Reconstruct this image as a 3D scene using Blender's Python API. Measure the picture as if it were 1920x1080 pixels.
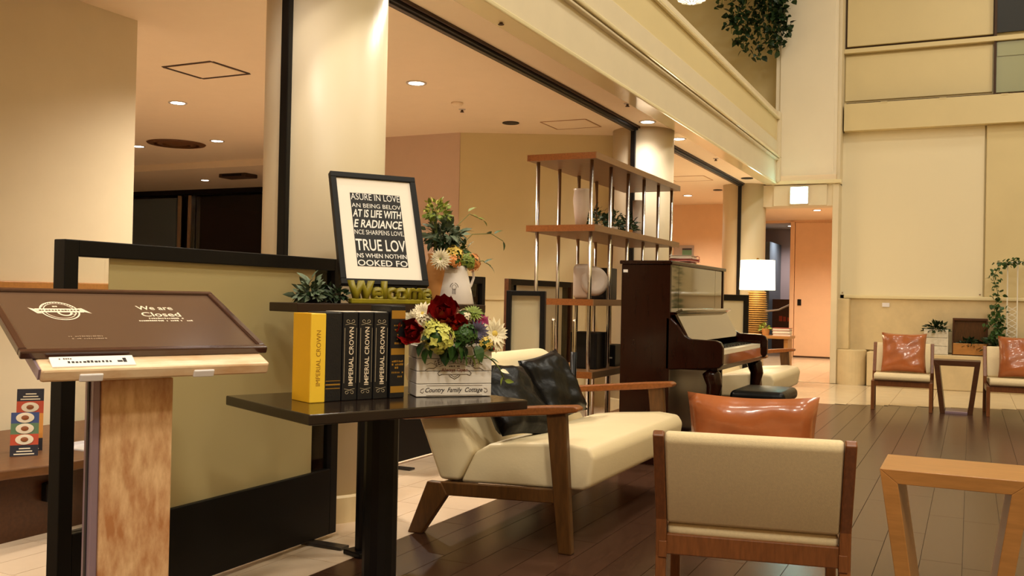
import bpy, bmesh, math, random
from math import sin, cos, radians, pi, atan2
from mathutils import Matrix, Vector
random.seed(7)
for o in list(bpy.data.objects): bpy.data.objects.remove(o, do_unlink=True)
SC = bpy.context.scene
COL = SC.collection

# ------------------------------------------------------------ camera
YAW, PITCH, ROLL = radians(25.7), radians(0.54), radians(1.18)
fw = Vector((-sin(YAW)*cos(PITCH), cos(YAW)*cos(PITCH), sin(PITCH)))
rt = Vector((cos(YAW), sin(YAW), 0)); up = rt.cross(fw)
r2 = rt*cos(ROLL)+up*sin(ROLL); u2 = up*cos(ROLL)-rt*sin(ROLL)
cd = bpy.data.cameras.new('camera'); cd.sensor_width = 36; cd.lens = 1789/1920*36
cd.clip_start = .05; cd.clip_end = 100
cam = bpy.data.objects.new('camera', cd); COL.objects.link(cam)
m = Matrix.Identity(4)
for i, v in enumerate((r2, u2, -fw)):
    for k in range(3): m[k][i] = v[k]
m.translation = (0, 0, 1.05)
cam.matrix_world = m
SC.camera = cam

# ------------------------------------------------------------ world, exposure
w = bpy.data.worlds.new('world'); SC.world = w; w.use_nodes = True
w.node_tree.nodes['Background'].inputs[0].default_value = (1, .82, .58, 1)
w.node_tree.nodes['Background'].inputs[1].default_value = .05
SC.view_settings.view_transform = 'Standard'; SC.view_settings.look = 'None'
SC.view_settings.gamma = 1; SC.view_settings.use_curve_mapping = False
SC.view_settings.exposure = -0.1
WARM = (1, .93, .77); WHITE = (1, .88, .74); AMBER = (1, .82, .66)
def area(name, loc, size, power, color=WARM, rot=(0, 0, 0), parent=None):
    l = bpy.data.lights.new(name, 'AREA'); l.shape = 'DISK'; l.size = size; l.energy = power; l.color = color
    o = bpy.data.objects.new(name, l); COL.objects.link(o); o.location = loc; o.rotation_euler = rot; o.parent = parent
    return o
# atrium ceiling lamps, hung high above the hall
for i, (x, y) in enumerate([(0.2, 1.2), (2.6, 2.8), (0.2, 5.2), (2.6, 7.2), (0.0, 9.4), (2.6, 11.2), (0.4, -2.8), (2.8, -1.2)]):
    area('atrium_lamp_light', (x, y, 7.15), .9, 88 if i < 6 else 260)

# ------------------------------------------------------------ helpers
def srgb(r, g, b):
    f = lambda c: (c/255/12.92) if c/255 <= .04045 else ((c/255+.055)/1.055)**2.4
    return (f(r), f(g), f(b), 1)
MATS = {}
def mat(name, col, rough=.5, metal=0, var=0, vscale=6, bump=0, bscale=60, spec=.5, coat=0, emit=None, estr=0,
        trans=0, ior=1.45, stretch=(1, 1, 1), col2=None, detail=4):
    if name in MATS: return MATS[name]
    m = bpy.data.materials.new(name); m.use_nodes = True; nt = m.node_tree; b = nt.nodes['Principled BSDF']
    b.inputs['Base Color'].default_value = col; b.inputs['Roughness'].default_value = rough
    b.inputs['Metallic'].default_value = metal; b.inputs['Specular IOR Level'].default_value = spec
    b.inputs['Coat Weight'].default_value = coat; b.inputs['Coat Roughness'].default_value = .06
    b.inputs['Transmission Weight'].default_value = trans; b.inputs['IOR'].default_value = ior
    if emit:
        b.inputs['Emission Color'].default_value = emit; b.inputs['Emission Strength'].default_value = estr
    if var or bump or col2:
        tc = nt.nodes.new('ShaderNodeTexCoord'); mp = nt.nodes.new('ShaderNodeMapping')
        nt.links.new(tc.outputs['Object'], mp.inputs[0]); mp.inputs['Scale'].default_value = stretch
    if var or col2:
        n = nt.nodes.new('ShaderNodeTexNoise'); n.inputs['Scale'].default_value = vscale; n.inputs['Detail'].default_value = detail
        n.inputs['Roughness'].default_value = .6
        nt.links.new(mp.outputs[0], n.inputs['Vector'])
        r = nt.nodes.new('ShaderNodeValToRGB'); nt.links.new(n.outputs[0], r.inputs[0])
        c2 = col2 if col2 else tuple(max(0, c*(1-var)) for c in col[:3])+(1,)
        r.color_ramp.elements[0].position = .34; r.color_ramp.elements[1].position = .66
        r.color_ramp.elements[0].color = c2; r.color_ramp.elements[1].color = col
        oi = nt.nodes.new('ShaderNodeObjectInfo'); mx = nt.nodes.new('ShaderNodeMixRGB'); mx.blend_type = 'MULTIPLY'
        mr = nt.nodes.new('ShaderNodeMapRange'); mr.inputs[3].default_value = 1-.5*min(var, .4); mr.inputs[4].default_value = 1
        nt.links.new(oi.outputs['Random'], mr.inputs[0]); mx.inputs[0].default_value = 1
        nt.links.new(r.outputs[0], mx.inputs[1]); nt.links.new(mr.outputs[0], mx.inputs[2])
        nt.links.new(mx.outputs[0], b.inputs['Base Color'])
    if bump:
        n2 = nt.nodes.new('ShaderNodeTexNoise'); n2.inputs['Scale'].default_value = bscale; n2.inputs['Detail'].default_value = 3
        nt.links.new(mp.outputs[0], n2.inputs['Vector'])
        bp = nt.nodes.new('ShaderNodeBump'); bp.inputs['Strength'].default_value = bump; bp.inputs['Distance'].default_value = .01
        nt.links.new(n2.outputs[0], bp.inputs['Height']); nt.links.new(bp.outputs[0], b.inputs['Normal'])
    MATS[name] = m
    return m
def film(name, col, transp=.25):
    m = bpy.data.materials.new(name); m.use_nodes = True; nt = m.node_tree; nt.nodes.clear()
    o = nt.nodes.new('ShaderNodeOutputMaterial')
    d = nt.nodes.new('ShaderNodeBsdfDiffuse'); d.inputs[0].default_value = col
    t = nt.nodes.new('ShaderNodeBsdfTranslucent'); t.inputs[0].default_value = col
    g = nt.nodes.new('ShaderNodeBsdfGlossy'); g.inputs['Roughness'].default_value = .3
    m1 = nt.nodes.new('ShaderNodeMixShader'); m1.inputs[0].default_value = .45
    nt.links.new(d.outputs[0], m1.inputs[1]); nt.links.new(t.outputs[0], m1.inputs[2])
    m2 = nt.nodes.new('ShaderNodeMixShader'); m2.inputs[0].default_value = .1
    nt.links.new(m1.outputs[0], m2.inputs[1]); nt.links.new(g.outputs[0], m2.inputs[2]); nt.links.new(m2.outputs[0], o.inputs[0])
    MATS[name] = m
    return m
def clear(name):
    m = bpy.data.materials.new(name); m.use_nodes = True; nt = m.node_tree; nt.nodes.clear()
    o = nt.nodes.new('ShaderNodeOutputMaterial'); t = nt.nodes.new('ShaderNodeBsdfTransparent')
    t.inputs[0].default_value = (.95, .95, .93, 1)
    g = nt.nodes.new('ShaderNodeBsdfGlossy'); g.inputs['Roughness'].default_value = .02
    fr = nt.nodes.new('ShaderNodeFresnel'); fr.inputs[0].default_value = 1.4
    mx = nt.nodes.new('ShaderNodeMixShader'); nt.links.new(fr.outputs[0], mx.inputs[0])
    nt.links.new(t.outputs[0], mx.inputs[1]); nt.links.new(g.outputs[0], mx.inputs[2]); nt.links.new(mx.outputs[0], o.inputs[0])
    MATS[name] = m
    return m

def bx(bm, x0, x1, y0, y1, z0, z1, mtx=None):
    vs = [bm.verts.new(Vector(p) if mtx is None else mtx @ Vector(p)) for p in
          [(x0, y0, z0), (x1, y0, z0), (x1, y1, z0), (x0, y1, z0), (x0, y0, z1), (x1, y0, z1), (x1, y1, z1), (x0, y1, z1)]]
    for f in [(3, 2, 1, 0), (4, 5, 6, 7), (0, 1, 5, 4), (1, 2, 6, 5), (2, 3, 7, 6), (3, 0, 4, 7)]: bm.faces.new([vs[i] for i in f])
    return bm
def box(*a, mtx=None):
    bm = bmesh.new(); return bx(bm, *a, mtx=mtx)
def prism(pts, a, b, axis='y', bm=None):
    bm = bm or bmesh.new()
    def P(p, t): return {'y': (p[0], t, p[1]), 'x': (t, p[0], p[1]), 'z': (p[0], p[1], t)}[axis]
    v0 = [bm.verts.new(P(p, a)) for p in pts]; v1 = [bm.verts.new(P(p, b)) for p in pts]
    n = len(pts)
    bm.faces.new(v0); bm.faces.new(v1[::-1])
    for i in range(n): bm.faces.new([v0[i], v1[i], v1[(i+1) % n], v0[(i+1) % n]])
    bmesh.ops.recalc_face_normals(bm, faces=bm.faces)
    return bm
def tube(pts, r, n=8, bm=None, cap=True):
    bm = bm or bmesh.new(); pts = [Vector(p) for p in pts]; rings = []
    rr = r if isinstance(r, (list, tuple)) else [r]*len(pts)
    ref = None
    for i, p in enumerate(pts):
        d = (pts[min(i+1, len(pts)-1)]-pts[max(i-1, 0)]).normalized()
        if ref is None: ref = d.orthogonal().normalized()
        ref = (ref-d*ref.dot(d))
        ref = ref.normalized() if ref.length > 1e-6 else d.orthogonal().normalized()
        b = d.cross(ref)
        rings.append([bm.verts.new(p+(ref*cos(2*pi*k/n)+b*sin(2*pi*k/n))*rr[i]) for k in range(n)])
    for a, c in zip(rings, rings[1:]):
        for k in range(n): bm.faces.new([a[k], a[(k+1) % n], c[(k+1) % n], c[k]])
    if cap: bm.faces.new(rings[0][::-1]); bm.faces.new(rings[-1])
    return bm
def lathe(prof, n=28, c=(0, 0, 0), bm=None, ry=1):
    bm = bm or bmesh.new(); rings = []
    for r, z in prof:
        rings.append([bm.verts.new((c[0]+max(r, 1e-4)*cos(2*pi*k/n), c[1]+ry*max(r, 1e-4)*sin(2*pi*k/n), c[2]+z)) for k in range(n)])
    for a, b in zip(rings, rings[1:]):
        for k in range(n): bm.faces.new([a[k], a[(k+1) % n], b[(k+1) % n], b[k]])
    bm.faces.new(rings[0][::-1]); bm.faces.new(rings[-1])
    return bm
def obj(name, bm, material, parent=None, loc=(0, 0, 0), rot=(0, 0, 0), bevel=0, smooth=False, seg=2, sub=0):
    if isinstance(bm, bpy.types.Mesh): me = bm
    else:
        me = bpy.data.meshes.new(name); bm.to_mesh(me); bm.free()
        if smooth:
            for p in me.polygons: p.use_smooth = True
    if not me.materials: me.materials.append(MATS[material] if isinstance(material, str) else material)
    o = bpy.data.objects.new(name, me); COL.objects.link(o); o.location = loc; o.rotation_euler = rot; o.parent = parent
    if bevel:
        b = o.modifiers.new('b', 'BEVEL'); b.width = bevel; b.segments = seg; b.limit_method = 'ANGLE'
    if sub:
        s = o.modifiers.new('s', 'SUBSURF'); s.levels = sub; s.render_levels = sub
    return o
def thing(name, label, cat, loc=(0, 0, 0), rotz=0, group=None):
    o = bpy.data.objects.new(name, None); COL.objects.link(o); o.location = loc; o.rotation_euler = (0, 0, rotz)
    o.empty_display_size = .05
    o['label'] = label; o['category'] = cat
    if group: o['group'] = group
    return o
def tag(o, label, cat, group=None):
    o['label'] = label; o['category'] = cat
    if group: o['group'] = group
    return o
def struct(name, bm, material, parent=None, **k):
    o = obj(name, bm, material, parent, **k)
    if parent is None: o['kind'] = 'structure'
    return o
def dup(root, loc, rotz, label=None, group=None, scale=None):
    def cp(o, par):
        c = o.copy(); COL.objects.link(c); c.parent = par
        for ch in list(o.children): cp(ch, c)
        return c
    r = cp(root, None); r.location = loc; r.rotation_euler = (0, 0, rotz)
    if label: r['label'] = label
    if group: r['group'] = group
    if scale: r.scale = scale
    return r
def text_mesh(body, w=None, h=None, size=1, shear=0, bold=0, ext=0.0):
    cu = bpy.data.curves.new('t', 'FONT'); cu.body = body; cu.size = size; cu.shear = shear; cu.offset = bold
    cu.align_x = 'CENTER'; cu.align_y = 'CENTER'; cu.resolution_u = 3
    ob = bpy.data.objects.new('t', cu); COL.objects.link(ob)
    dg = bpy.context.evaluated_depsgraph_get()
    me = bpy.data.meshes.new_from_object(ob.evaluated_get(dg))
    bpy.data.objects.remove(ob); bpy.data.curves.remove(cu)
    xs = [v.co.x for v in me.vertices]; ys = [v.co.y for v in me.vertices]
    sx = w/(max(xs)-min(xs)) if w else 1; sy = h/(max(ys)-min(ys)) if h else sx
    if not w: sx = sy
    cx = (max(xs)+min(xs))/2; cy = (max(ys)+min(ys))/2
    for v in me.vertices: v.co = ((v.co.x-cx)*sx, (v.co.y-cy)*sy, 0)
    me.materials.clear()
    if ext:
        bm = bmesh.new(); bm.from_mesh(me)
        r = bmesh.ops.extrude_face_region(bm, geom=bm.faces[:])
        for v in [g for g in r['geom'] if isinstance(g, bmesh.types.BMVert)]: v.co.z += ext
        bmesh.ops.recalc_face_normals(bm, faces=bm.faces); bm.to_mesh(me); bm.free()
    return me
def text(name, body, material, parent, mtx, w=None, h=None, **k):
    me = text_mesh(body, w, h, **k); me.transform(mtx)
    return obj(name, me, material, parent)
def scribble(name, material, parent, mtx, w, h, n=14, seed=1):
    rnd = random.Random(seed); bm = bmesh.new(); x = -w/2; st = w/n
    for i in range(n):
        if rnd.random() < .86: bx(bm, x, x+st*rnd.uniform(.5, .85), -h/2, h/2*rnd.uniform(.3, 1), 0, .0003, mtx=mtx)
        x += st
    return obj(name, bm, material, parent)
def FR(origin, az):           # frame: local x along azimuth az (from +Y towards +X), local y to its back left
    return Vector(origin), radians(90-az)
def pillow(wd, ht, th, seed=0, n=14, wr=.012):
    rnd = random.Random(seed); ph = [rnd.uniform(0, 6) for _ in range(8)]
    bm = bmesh.new(); G = {}
    for s in (1, -1):
        for i in range(n+1):
            for j in range(n+1):
                u, v = i/n*2-1, j/n*2-1
                edge = i in (0, n) or j in (0, n)
                if edge and s < 0: continue
                pin = 1-.07*(1-abs(u)**2)*abs(v)**3; pin2 = 1-.07*(1-abs(v)**2)*abs(u)**3
                t = ((1-u**4)*(1-v**4))**.55*th/2
                rad = max(abs(u), abs(v))
                t += wr*(sin(5*u+ph[0]+3*v)*sin(6*v+ph[1])+.6*sin(11*u+ph[2]-5*v)*rad)*(1-rad**6)*(1 if rad > .3 else rad/.3)
                G[(s, i, j)] = bm.verts.new((u*wd/2*pin2, s*t if not edge else 0, v*ht/2*pin))
    for s in (1, -1):
        for i in range(n):
            for j in range(n):
                vs = []
                for a, b in ((i, j), (i+1, j), (i+1, j+1), (i, j+1)):
                    vs.append(G.get((s, a, b)) or G[(1, a, b)])
                bm.faces.new(vs if s < 0 else vs[::-1])
    return bm
def leafmesh(l, wd, bend=.3, n=3):
    bm = bmesh.new(); rows = []
    for i in range(n+1):
        t = i/n; ww = wd/2*sin(pi*(t**.75))*1.0 if 0 < t < 1 else 0
        z = -bend*l*t*t
        if ww == 0: rows.append([bm.verts.new((0, l*t, z))])
        else: rows.append([bm.verts.new((-ww, l*t, z+.15*ww)), bm.verts.new((0, l*t, z)), bm.verts.new((ww, l*t, z+.15*ww))])
    for a, b in zip(rows, rows[1:]):
        if len(a) == 1: bm.faces.new([a[0], b[1], b[0]]); bm.faces.new([a[0], b[2], b[1]])
        elif len(b) == 1: bm.faces.new([a[0], a[1], b[0]]); bm.faces.new([a[1], a[2], b[0]])
        else: bm.faces.new([a[0], a[1], b[1], b[0]]); bm.faces.new([a[1], a[2], b[2], b[1]])
    return bm
def add_mesh(bm, src, mtx):
    vm = {v: bm.verts.new(mtx @ v.co) for v in src.verts}
    for f in src.faces: bm.faces.new([vm[v] for v in f.verts])
def rmtx(loc, d, roll=0, s=1):        # local +Y along d
    d = Vector(d).normalized()
    q = d.to_track_quat('Y', 'Z').to_matrix().to_4x4()
    return Matrix.Translation(loc) @ q @ Matrix.Rotation(roll, 4, 'Y') @ Matrix.Scale(s, 4)
def bush(R, n, leaf, h=1.0, seed=1, low=-.2, bend=.4):
    rnd = random.Random(seed); bm = bmesh.new(); src = leafmesh(leaf, leaf*.5, bend)
    for _ in range(n):
        a = rnd.uniform(0, 2*pi); z = rnd.uniform(low, 1); rr = math.sqrt(max(0, 1-z*z))
        d = Vector((rr*cos(a), rr*sin(a), z)); k = rnd.uniform(.35, 1)
        p = Vector((d.x*R*k, d.y*R*k, max(0, d.z)*R*h*k))
        add_mesh(bm, src, rmtx(p, d+Vector((rnd.uniform(-.5, .5), rnd.uniform(-.5, .5), rnd.uniform(-.2, .5))), rnd.uniform(-1.5, 1.5), rnd.uniform(.6, 1.2)))
    src.free()
    return bm

# ------------------------------------------------------------ materials
mat('cream', srgb(226, 212, 182), .6, var=.04, vscale=3)
mat('cream_white', srgb(240, 229, 206), .55, var=.03, vscale=2)
mat('cream_yellow', srgb(222, 204, 156), .6, var=.04, vscale=2)
mat('panel_yellow', srgb(222, 204, 156), .5, var=.03, vscale=2)
mat('screen_white', srgb(236, 224, 192), .6)
mat('pink_wall', srgb(216, 188, 166), .65, var=.03)
mat('peach', srgb(238, 200, 158), .55, var=.04)
mat('ceil', srgb(246, 226, 196), .7, var=.02)
mat('lilac_wall', srgb(190, 172, 165), .7)
mat('col_paint', srgb(216, 200, 168), .42)
mat('marble_wall', srgb(226, 204, 160), .35, var=.12, vscale=5)
mat('trim_gloss', srgb(236, 222, 180), .1, spec=1)
mat('joint', srgb(70, 48, 30), .7)
mat('black_metal', srgb(16, 13, 12), .4, spec=.3)
mat('black_frame', srgb(13, 10, 9), .45, spec=.25)
mat('espresso', srgb(52, 33, 22), .35, var=.25, vscale=14, stretch=(1, 8, 8))
mat('table_black', srgb(38, 27, 21), .16, spec=.6, var=.2, vscale=20, stretch=(1, 8, 1))
mat('grey_base', srgb(52, 46, 42), .35)
mat('glossy_black', srgb(10, 10, 12), .05, spec=.7)
mat('blue_glass', srgb(104, 118, 124), .4, spec=.4)
mat('green_glass', srgb(150, 150, 104), .25)
mat('dark_glass', srgb(34, 32, 26), .35, spec=.3)
mat('chrome', srgb(205, 195, 180), .16, metal=1)
mat('steel', srgb(214, 210, 204), .2, metal=1)
mat('brass', srgb(190, 140, 60), .25, metal=1)
mat('plank', srgb(78, 52, 38), .24, var=.28, vscale=9, stretch=(9, 1, 1), bump=.03, bscale=30)
mat('tile', srgb(226, 206, 172), .16, var=.07, vscale=4)
mat('tile_walk', srgb(228, 204, 176), .3, var=.08, vscale=5)
mat('grout', srgb(120, 98, 72), .8)
mat('wood_orange', srgb(156, 92, 44), .3, var=.3, vscale=10, stretch=(8, 1, 8))
mat('wood_honey', srgb(186, 130, 70), .32, var=.18, vscale=8, stretch=(1, 8, 8))
mat('wood_chair', srgb(138, 84, 46), .32, var=.3, vscale=12, stretch=(7, 7, 1))
mat('wood_sofa', srgb(100, 64, 28), .36, var=.35, vscale=12, stretch=(6, 6, 1))
mat('wood_dark', srgb(86, 50, 26), .35, var=.3, vscale=10, stretch=(1, 6, 6))
mat('wood_bench', srgb(120, 78, 42), .45, var=.3, vscale=8, stretch=(6, 1, 6))
mat('shelf_under', srgb(140, 100, 62), .4, var=.15, vscale=8, stretch=(6, 1, 6))
mat('leatherette', srgb(232, 214, 174), .38, var=.04, bump=.05, bscale=90)
mat('linen', srgb(230, 210, 168), .8, var=.08, vscale=120, bump=.15, bscale=400)
mat('orange_leather', srgb(182, 104, 58), .28, var=.18, vscale=9, bump=.12, bscale=26, coat=.3)
mat('black_leather', srgb(9, 9, 10), .34, spec=.22, bump=.2, bscale=30)
mat('piano', srgb(40, 15, 7), .16, spec=.3, coat=0, var=.25, vscale=6, stretch=(6, 6, 1))
mat('piano_panel', srgb(38, 18, 9), .04, spec=1, coat=1, ior=2.0)
mat('ivory', srgb(238, 226, 200), .25)
mat('ebony', srgb(12, 11, 11), .25)
mat('gold_yellow', srgb(236, 176, 22), .32, var=.06)
mat('gold_spine', srgb(248, 204, 60), .3)
mat('gold_ink', srgb(190, 145, 60), .3, metal=.6)
mat('silver_ink', srgb(200, 186, 160), .35, metal=.3)
mat('cream_ink', srgb(240, 222, 196), .5)
mat('book_black', srgb(24, 23, 26), .4, bump=.1, bscale=200)
mat('paper', srgb(236, 226, 206), .7)
mat('mat_board', srgb(246, 236, 222), .7)
mat('print_black', srgb(16, 14, 14), .6)
mat('print_white', srgb(240, 236, 230), .6)
mat('ink_dark', srgb(46, 38, 38), .6)
mat('ink_brown', srgb(84, 68, 58), .6)
mat('ink_red', srgb(140, 70, 50), .6)
mat('white_plank', srgb(240, 232, 222), .55, var=.08, vscale=10, stretch=(1, 8, 8))
mat('planter_white', srgb(232, 224, 206), .6, var=.2, vscale=20)
mat('sign_brown', srgb(92, 70, 54), .16, spec=.6)
mat('sign_frame', srgb(62, 34, 24), .2, spec=.7, coat=.5)
mat('sign_ink', srgb(236, 218, 196), .5)
mat('sign_ink_dim', srgb(150, 125, 100), .5)
mat('onyx', srgb(232, 194, 148), .3, var=.2, vscale=10, stretch=(2.4, 2.4, .8), col2=srgb(178, 120, 76), detail=9)
mat('onyx_pale', srgb(246, 220, 186), .3, var=.1, vscale=9, stretch=(1, 2.4, 2.4), col2=srgb(226, 184, 140), detail=8)
mat('lilac_metal', srgb(150, 128, 140), .3, metal=.3)
mat('acrylic', srgb(240, 236, 240), .1, spec=.8)
mat('enamel', srgb(226, 216, 208), .25)
mat('leaf', srgb(62, 98, 40), .45, var=.35, vscale=20)
mat('leaf_dark', srgb(38, 62, 30), .45, var=.4, vscale=20)
mat('leaf_lime', srgb(140, 158, 62), .5, var=.25, vscale=25)
mat('leaf_sage', srgb(120, 136, 108), .55, var=.3, vscale=20)
mat('stem', srgb(96, 110, 50), .6)
mat('rose', srgb(150, 14, 10), .45, var=.35, vscale=25)
mat('rose_orange', srgb(190, 32, 12), .45, var=.3, vscale=25)
mat('petal_cream', srgb(246, 234, 200), .55, var=.08, vscale=30)
mat('petal_yellow', srgb(238, 206, 96), .55, var=.15, vscale=30)
mat('petal_lime', srgb(222, 222, 110), .55, var=.2, vscale=40)
mat('petal_orange', srgb(230, 150, 78), .55, var=.2, vscale=30)
mat('petal_slate', srgb(112, 104, 130), .55, var=.3, vscale=30)
mat('petal_magenta', srgb(164, 36, 92), .55, var=.3, vscale=30)
mat('welcome_green', srgb(150, 136, 20), .4, var=.25, vscale=30, spec=.6)
mat('terracotta', srgb(190, 130, 70), .7)
mat('ceramic', srgb(196, 176, 160), .35, var=.1)
mat('ceramic_grey', srgb(168, 148, 130), .45, var=.12)
mat('wicker', srgb(196, 150, 80), .55, var=.3, vscale=40)
mat('shade', srgb(250, 240, 214), .8, emit=(1, .83, .52, 1), estr=3.2)
mat('exit_face', srgb(225, 255, 245), .5, emit=(.42, 1, .92, 1), estr=26)
mat('bulb', (1, 1, 1, 1), .5, emit=(1, .93, .82, 1), estr=22)
mat('bulb_off', srgb(24, 20, 18), .5)
mat('sconce', srgb(250, 150, 90), .5, emit=(1, .45, .2, 1), estr=2.5)
mat('white_wire', srgb(240, 235, 222), .4)
mat('red_book', srgb(160, 70, 60), .6)
mat('pink_book', srgb(214, 170, 156), .6)
mat('flyer_red', srgb(196, 74, 40), .5); mat('flyer_orange', srgb(224, 150, 60), .5); mat('flyer_blue', srgb(58, 76, 130), .5)
mat('flyer_green', srgb(96, 126, 90), .5); mat('flyer_dark', srgb(30, 26, 40), .5); mat('dish', srgb(240, 226, 200), .5); mat('food', srgb(150, 84, 40), .6)
film('frost', srgb(214, 198, 146)); film('frost_pale', srgb(232, 222, 190)); clear('clear_glass')

# ------------------------------------------------------------ floor
fl = struct('floor', box(-13, 4.6, -5, 22, -.12, -.008), 'grout')
struct('floor_inner', box(-13, -4.62, -5, 14, -.007, 0), 'tile_walk')
plank_me = {}
def piece(name, x0, x1, y0, y1, mname, top=0, g=.0028):
    k = (round(x1-x0, 3), round(y1-y0, 3), mname)
    if k not in plank_me:
        bm = box(g/2, x1-x0-g/2, g/2, y1-y0-g/2, -.02, 0); me = bpy.data.meshes.new(name); bm.to_mesh(me); bm.free()
        me.materials.append(MATS[mname]); plank_me[k] = me
    o = bpy.data.objects.new(name, plank_me[k]); COL.objects.link(o); o.location = (x0, y0, top); o.parent = fl
    return o
PW = .157
def far_edge(x): return 10.4+(x+1.5)*.36
xs = [-2.2, -2.058]+[-.645+PW*i for i in range(-8, 19)]
for i, (a, b) in enumerate(zip(xs, xs[1:])):
    y = 1.0+((i*.37) % .93)
    y = .6
    off = [3.87, 3.38, 4.25, 3.62][i % 4]
    while off > .75: off -= .93
    y0 = .6; end = far_edge((a+b)/2)
    cuts = [y0]+[off+.93*k for k in range(0, 14) if y0+.05 < off+.93*k < end-.05]+[end]
    for c, d in zip(cuts, cuts[1:]): piece('plank', a, b, c, d, 'plank')
# walkway tiles
for i in range(10):
    x1 = -2.43-.175*(i-1) if i else -2.2; x0 = -2.43-.175*i
    for j in range(11): piece('tile', x0, x1, 2.005+.355*j, 2.36+.355*j, 'tile_walk')
for i in range(6):
    x1 = -2.2-.4*i; x0 = x1-.4
    for j in range(11): piece('tile', x0, x1, 5.91+.66*j, 6.57+.66*j, 'tile_walk')
# pale tiles along the back wall and into the corridor (ends cut to the plank edge)
bt = [-2.2, -1.96]+[-1.56+.4*k for k in range(0, 15)]
for a, b in zip(bt, bt[1:]):
    y = far_edge((a+b)/2)
    cuts = [y, 10.88+.4*.36*0, 11.62, 12.36, 13.1] if y < 10.8 else [y, 11.62, 12.36, 13.1] if y < 11.5 else [y, 12.36, 13.1]
    for c, d in zip(cuts, cuts[1:]): piece('tile', a, b, c, d, 'tile')
for i in range(5):
    for j in range(8): piece('tile', -3.56+.4*i, -3.16+.4*i, 13.17+.74*j, 13.91+.74*j, 'tile')
for j in range(3): pass

# ------------------------------------------------------------ ceilings
struct('ceiling', box(-13, -2.46, -5, 9.0, 2.65, 2.75), 'ceil')
struct('ceiling', box(-6.6, -2.46, 9.0, 13.1, 2.65, 2.75), 'ceil')
struct('ceiling', box(-13, -6.6, 9.0, 14, 2.57, 2.75), 'ceil')
struct('ceiling', box(-7, -1.62, 13.1, 21.5, 2.65, 2.75), 'ceil')
struct('ceiling', box(-8, 4.4, -5, 14, 7.4, 7.5), 'cream')
# ------------------------------------------------------------ walls
struct('wall_left', box(-4.62, -4.5, -5, 4.13, 0, 2.65), 'cream')
struct('trim_1', box(-4.52, -4.465, -5, 4.13, 1.035, 1.08), 'wood_honey', bevel=.006)
struct('wall_pink', box(-6.6, -4.53, 8.17, 8.3, 0, 2.65), 'pink_wall')
wy = struct('wall_yellow', prism([(-4.53, 8.18), (-2.95, 8.92), (-2.95, 9.05), (-4.53, 8.31)], 0, 2.65, 'z'), 'cream_yellow')
wt = struct('trim_2', prism([(-4.53, 8.155), (-2.95, 8.895), (-2.95, 8.93), (-4.53, 8.19)], 1.02, 1.06, 'z'), 'cream_yellow')
struct('wall_corridor_side', box(-6.8, -6.6, 8.3, 15.6, 0, 2.65), 'peach')
struct('wall_peach', box(-6.8, -3.4, 15.6, 15.75, 0, 2.65), 'peach')
struct('wall_far_left', box(-13.1, -13, -5, 14, 0, 2.75), 'pink_wall')
struct('wall_right', box(4.4, 4.5, -5, 14, 0, 7.5), 'cream_yellow')
struct('trim_3', box(4.34, 4.42, -5, 13.6, 1.13, 1.18), 'cream', bevel=.005)
struct('wall_front', box(-13, 4.5, -5.1, -5, 0, 7.5), 'wood_bench')
struct('wall_upper_left', box(-5.2, -5.1, -5, 14, 2.75, 7.5), 'cream_yellow')
struct('wall_upper_back', box(-5.2, -2.3, 13.45, 13.6, 2.75, 7.5), 'cream_yellow')
struct('wall_back', box(-1.62, 4.5, 13.45, 13.6, 0, 7.5), 'cream_yellow')
# pale pilaster wall above the passage
wp = struct('wall_panel', box(-2.42, -1.62, 13.15, 13.6, 2.65, 7.5), 'cream_white')
obj('panel', box(-2.36, -1.66, 13.12, 13.15, 2.70, 7.3), 'cream_white', wp, bevel=.004)
struct('trim_4', box(-2.44, -1.55, 13.06, 13.2, 2.63, 2.68), 'trim_gloss', bevel=.008)
struct('trim_5', box(-1.66, -1.58, 13.1, 13.62, 0, 2.63), 'cream', bevel=.01)
struct('trim_6', box(-1.62, -1.575, 13.14, 13.5, 2.68, 7.4), 'cream', bevel=.01)
# back wall dressing
wb = bpy.data.objects.new('wall_back_panelling', None); COL.objects.link(wb); wb['kind'] = 'structure'
wd_ = bpy.data.objects.new('wall_back_dado', None); COL.objects.link(wd_); wd_['kind'] = 'structure'
def wpart(name, *a, m='panel_yellow', bevel=.006, par=None): return obj(name, box(*a), m, par or (wd_ if a[5] < 1.18 else wb), bevel=bevel)
wpart('panel', -1.545, .205, 13.41, 13.45, 4.49, 7.3)
wpart('joint', -1.57, .23, 13.445, 13.452, 4.455, 7.3, m='joint', bevel=0)
wpart('ledge', -1.575, 4.4, 13.36, 13.46, 4.39, 4.45, m='panel_yellow')
wpart('panel', -1.56, .205, 13.42, 13.45, 3.76, 4.36)
wpart('joint', -1.57, .225, 13.444, 13.451, 3.70, 4.38, m='panel_yellow', bevel=0)
wpart('fascia_box', -1.555, 4.4, 13.28, 13.45, 3.34, 3.70, m='panel_yellow', bevel=.004)
wpart('fascia_joint', -1.53, 4.4, 13.30, 13.45, 3.70, 3.712, m='joint', bevel=0)
for x in (-1.1, -.4, .3, .55): wpart('bracket', x, x+.08, 13.275, 13.31, 3.685, 3.702, m='panel_yellow', bevel=0)
wpart('screen_panel', -1.585, .13, 13.42, 13.45, 1.17, 3.34, m='screen_white', bevel=.004)
wpart('pilaster', .15, 4.4, 13.38, 13.45, 1.17, 3.34, m='cream_yellow', bevel=.008)
wpart('sill_rail', -1.53, 4.4, 13.36, 13.46, 1.125, 1.172, m='trim_gloss', bevel=.012)
wpart('marble_dado', -1.6, 4.4, 13.40, 13.46, .45, 1.125, m='marble_wall')
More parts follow.
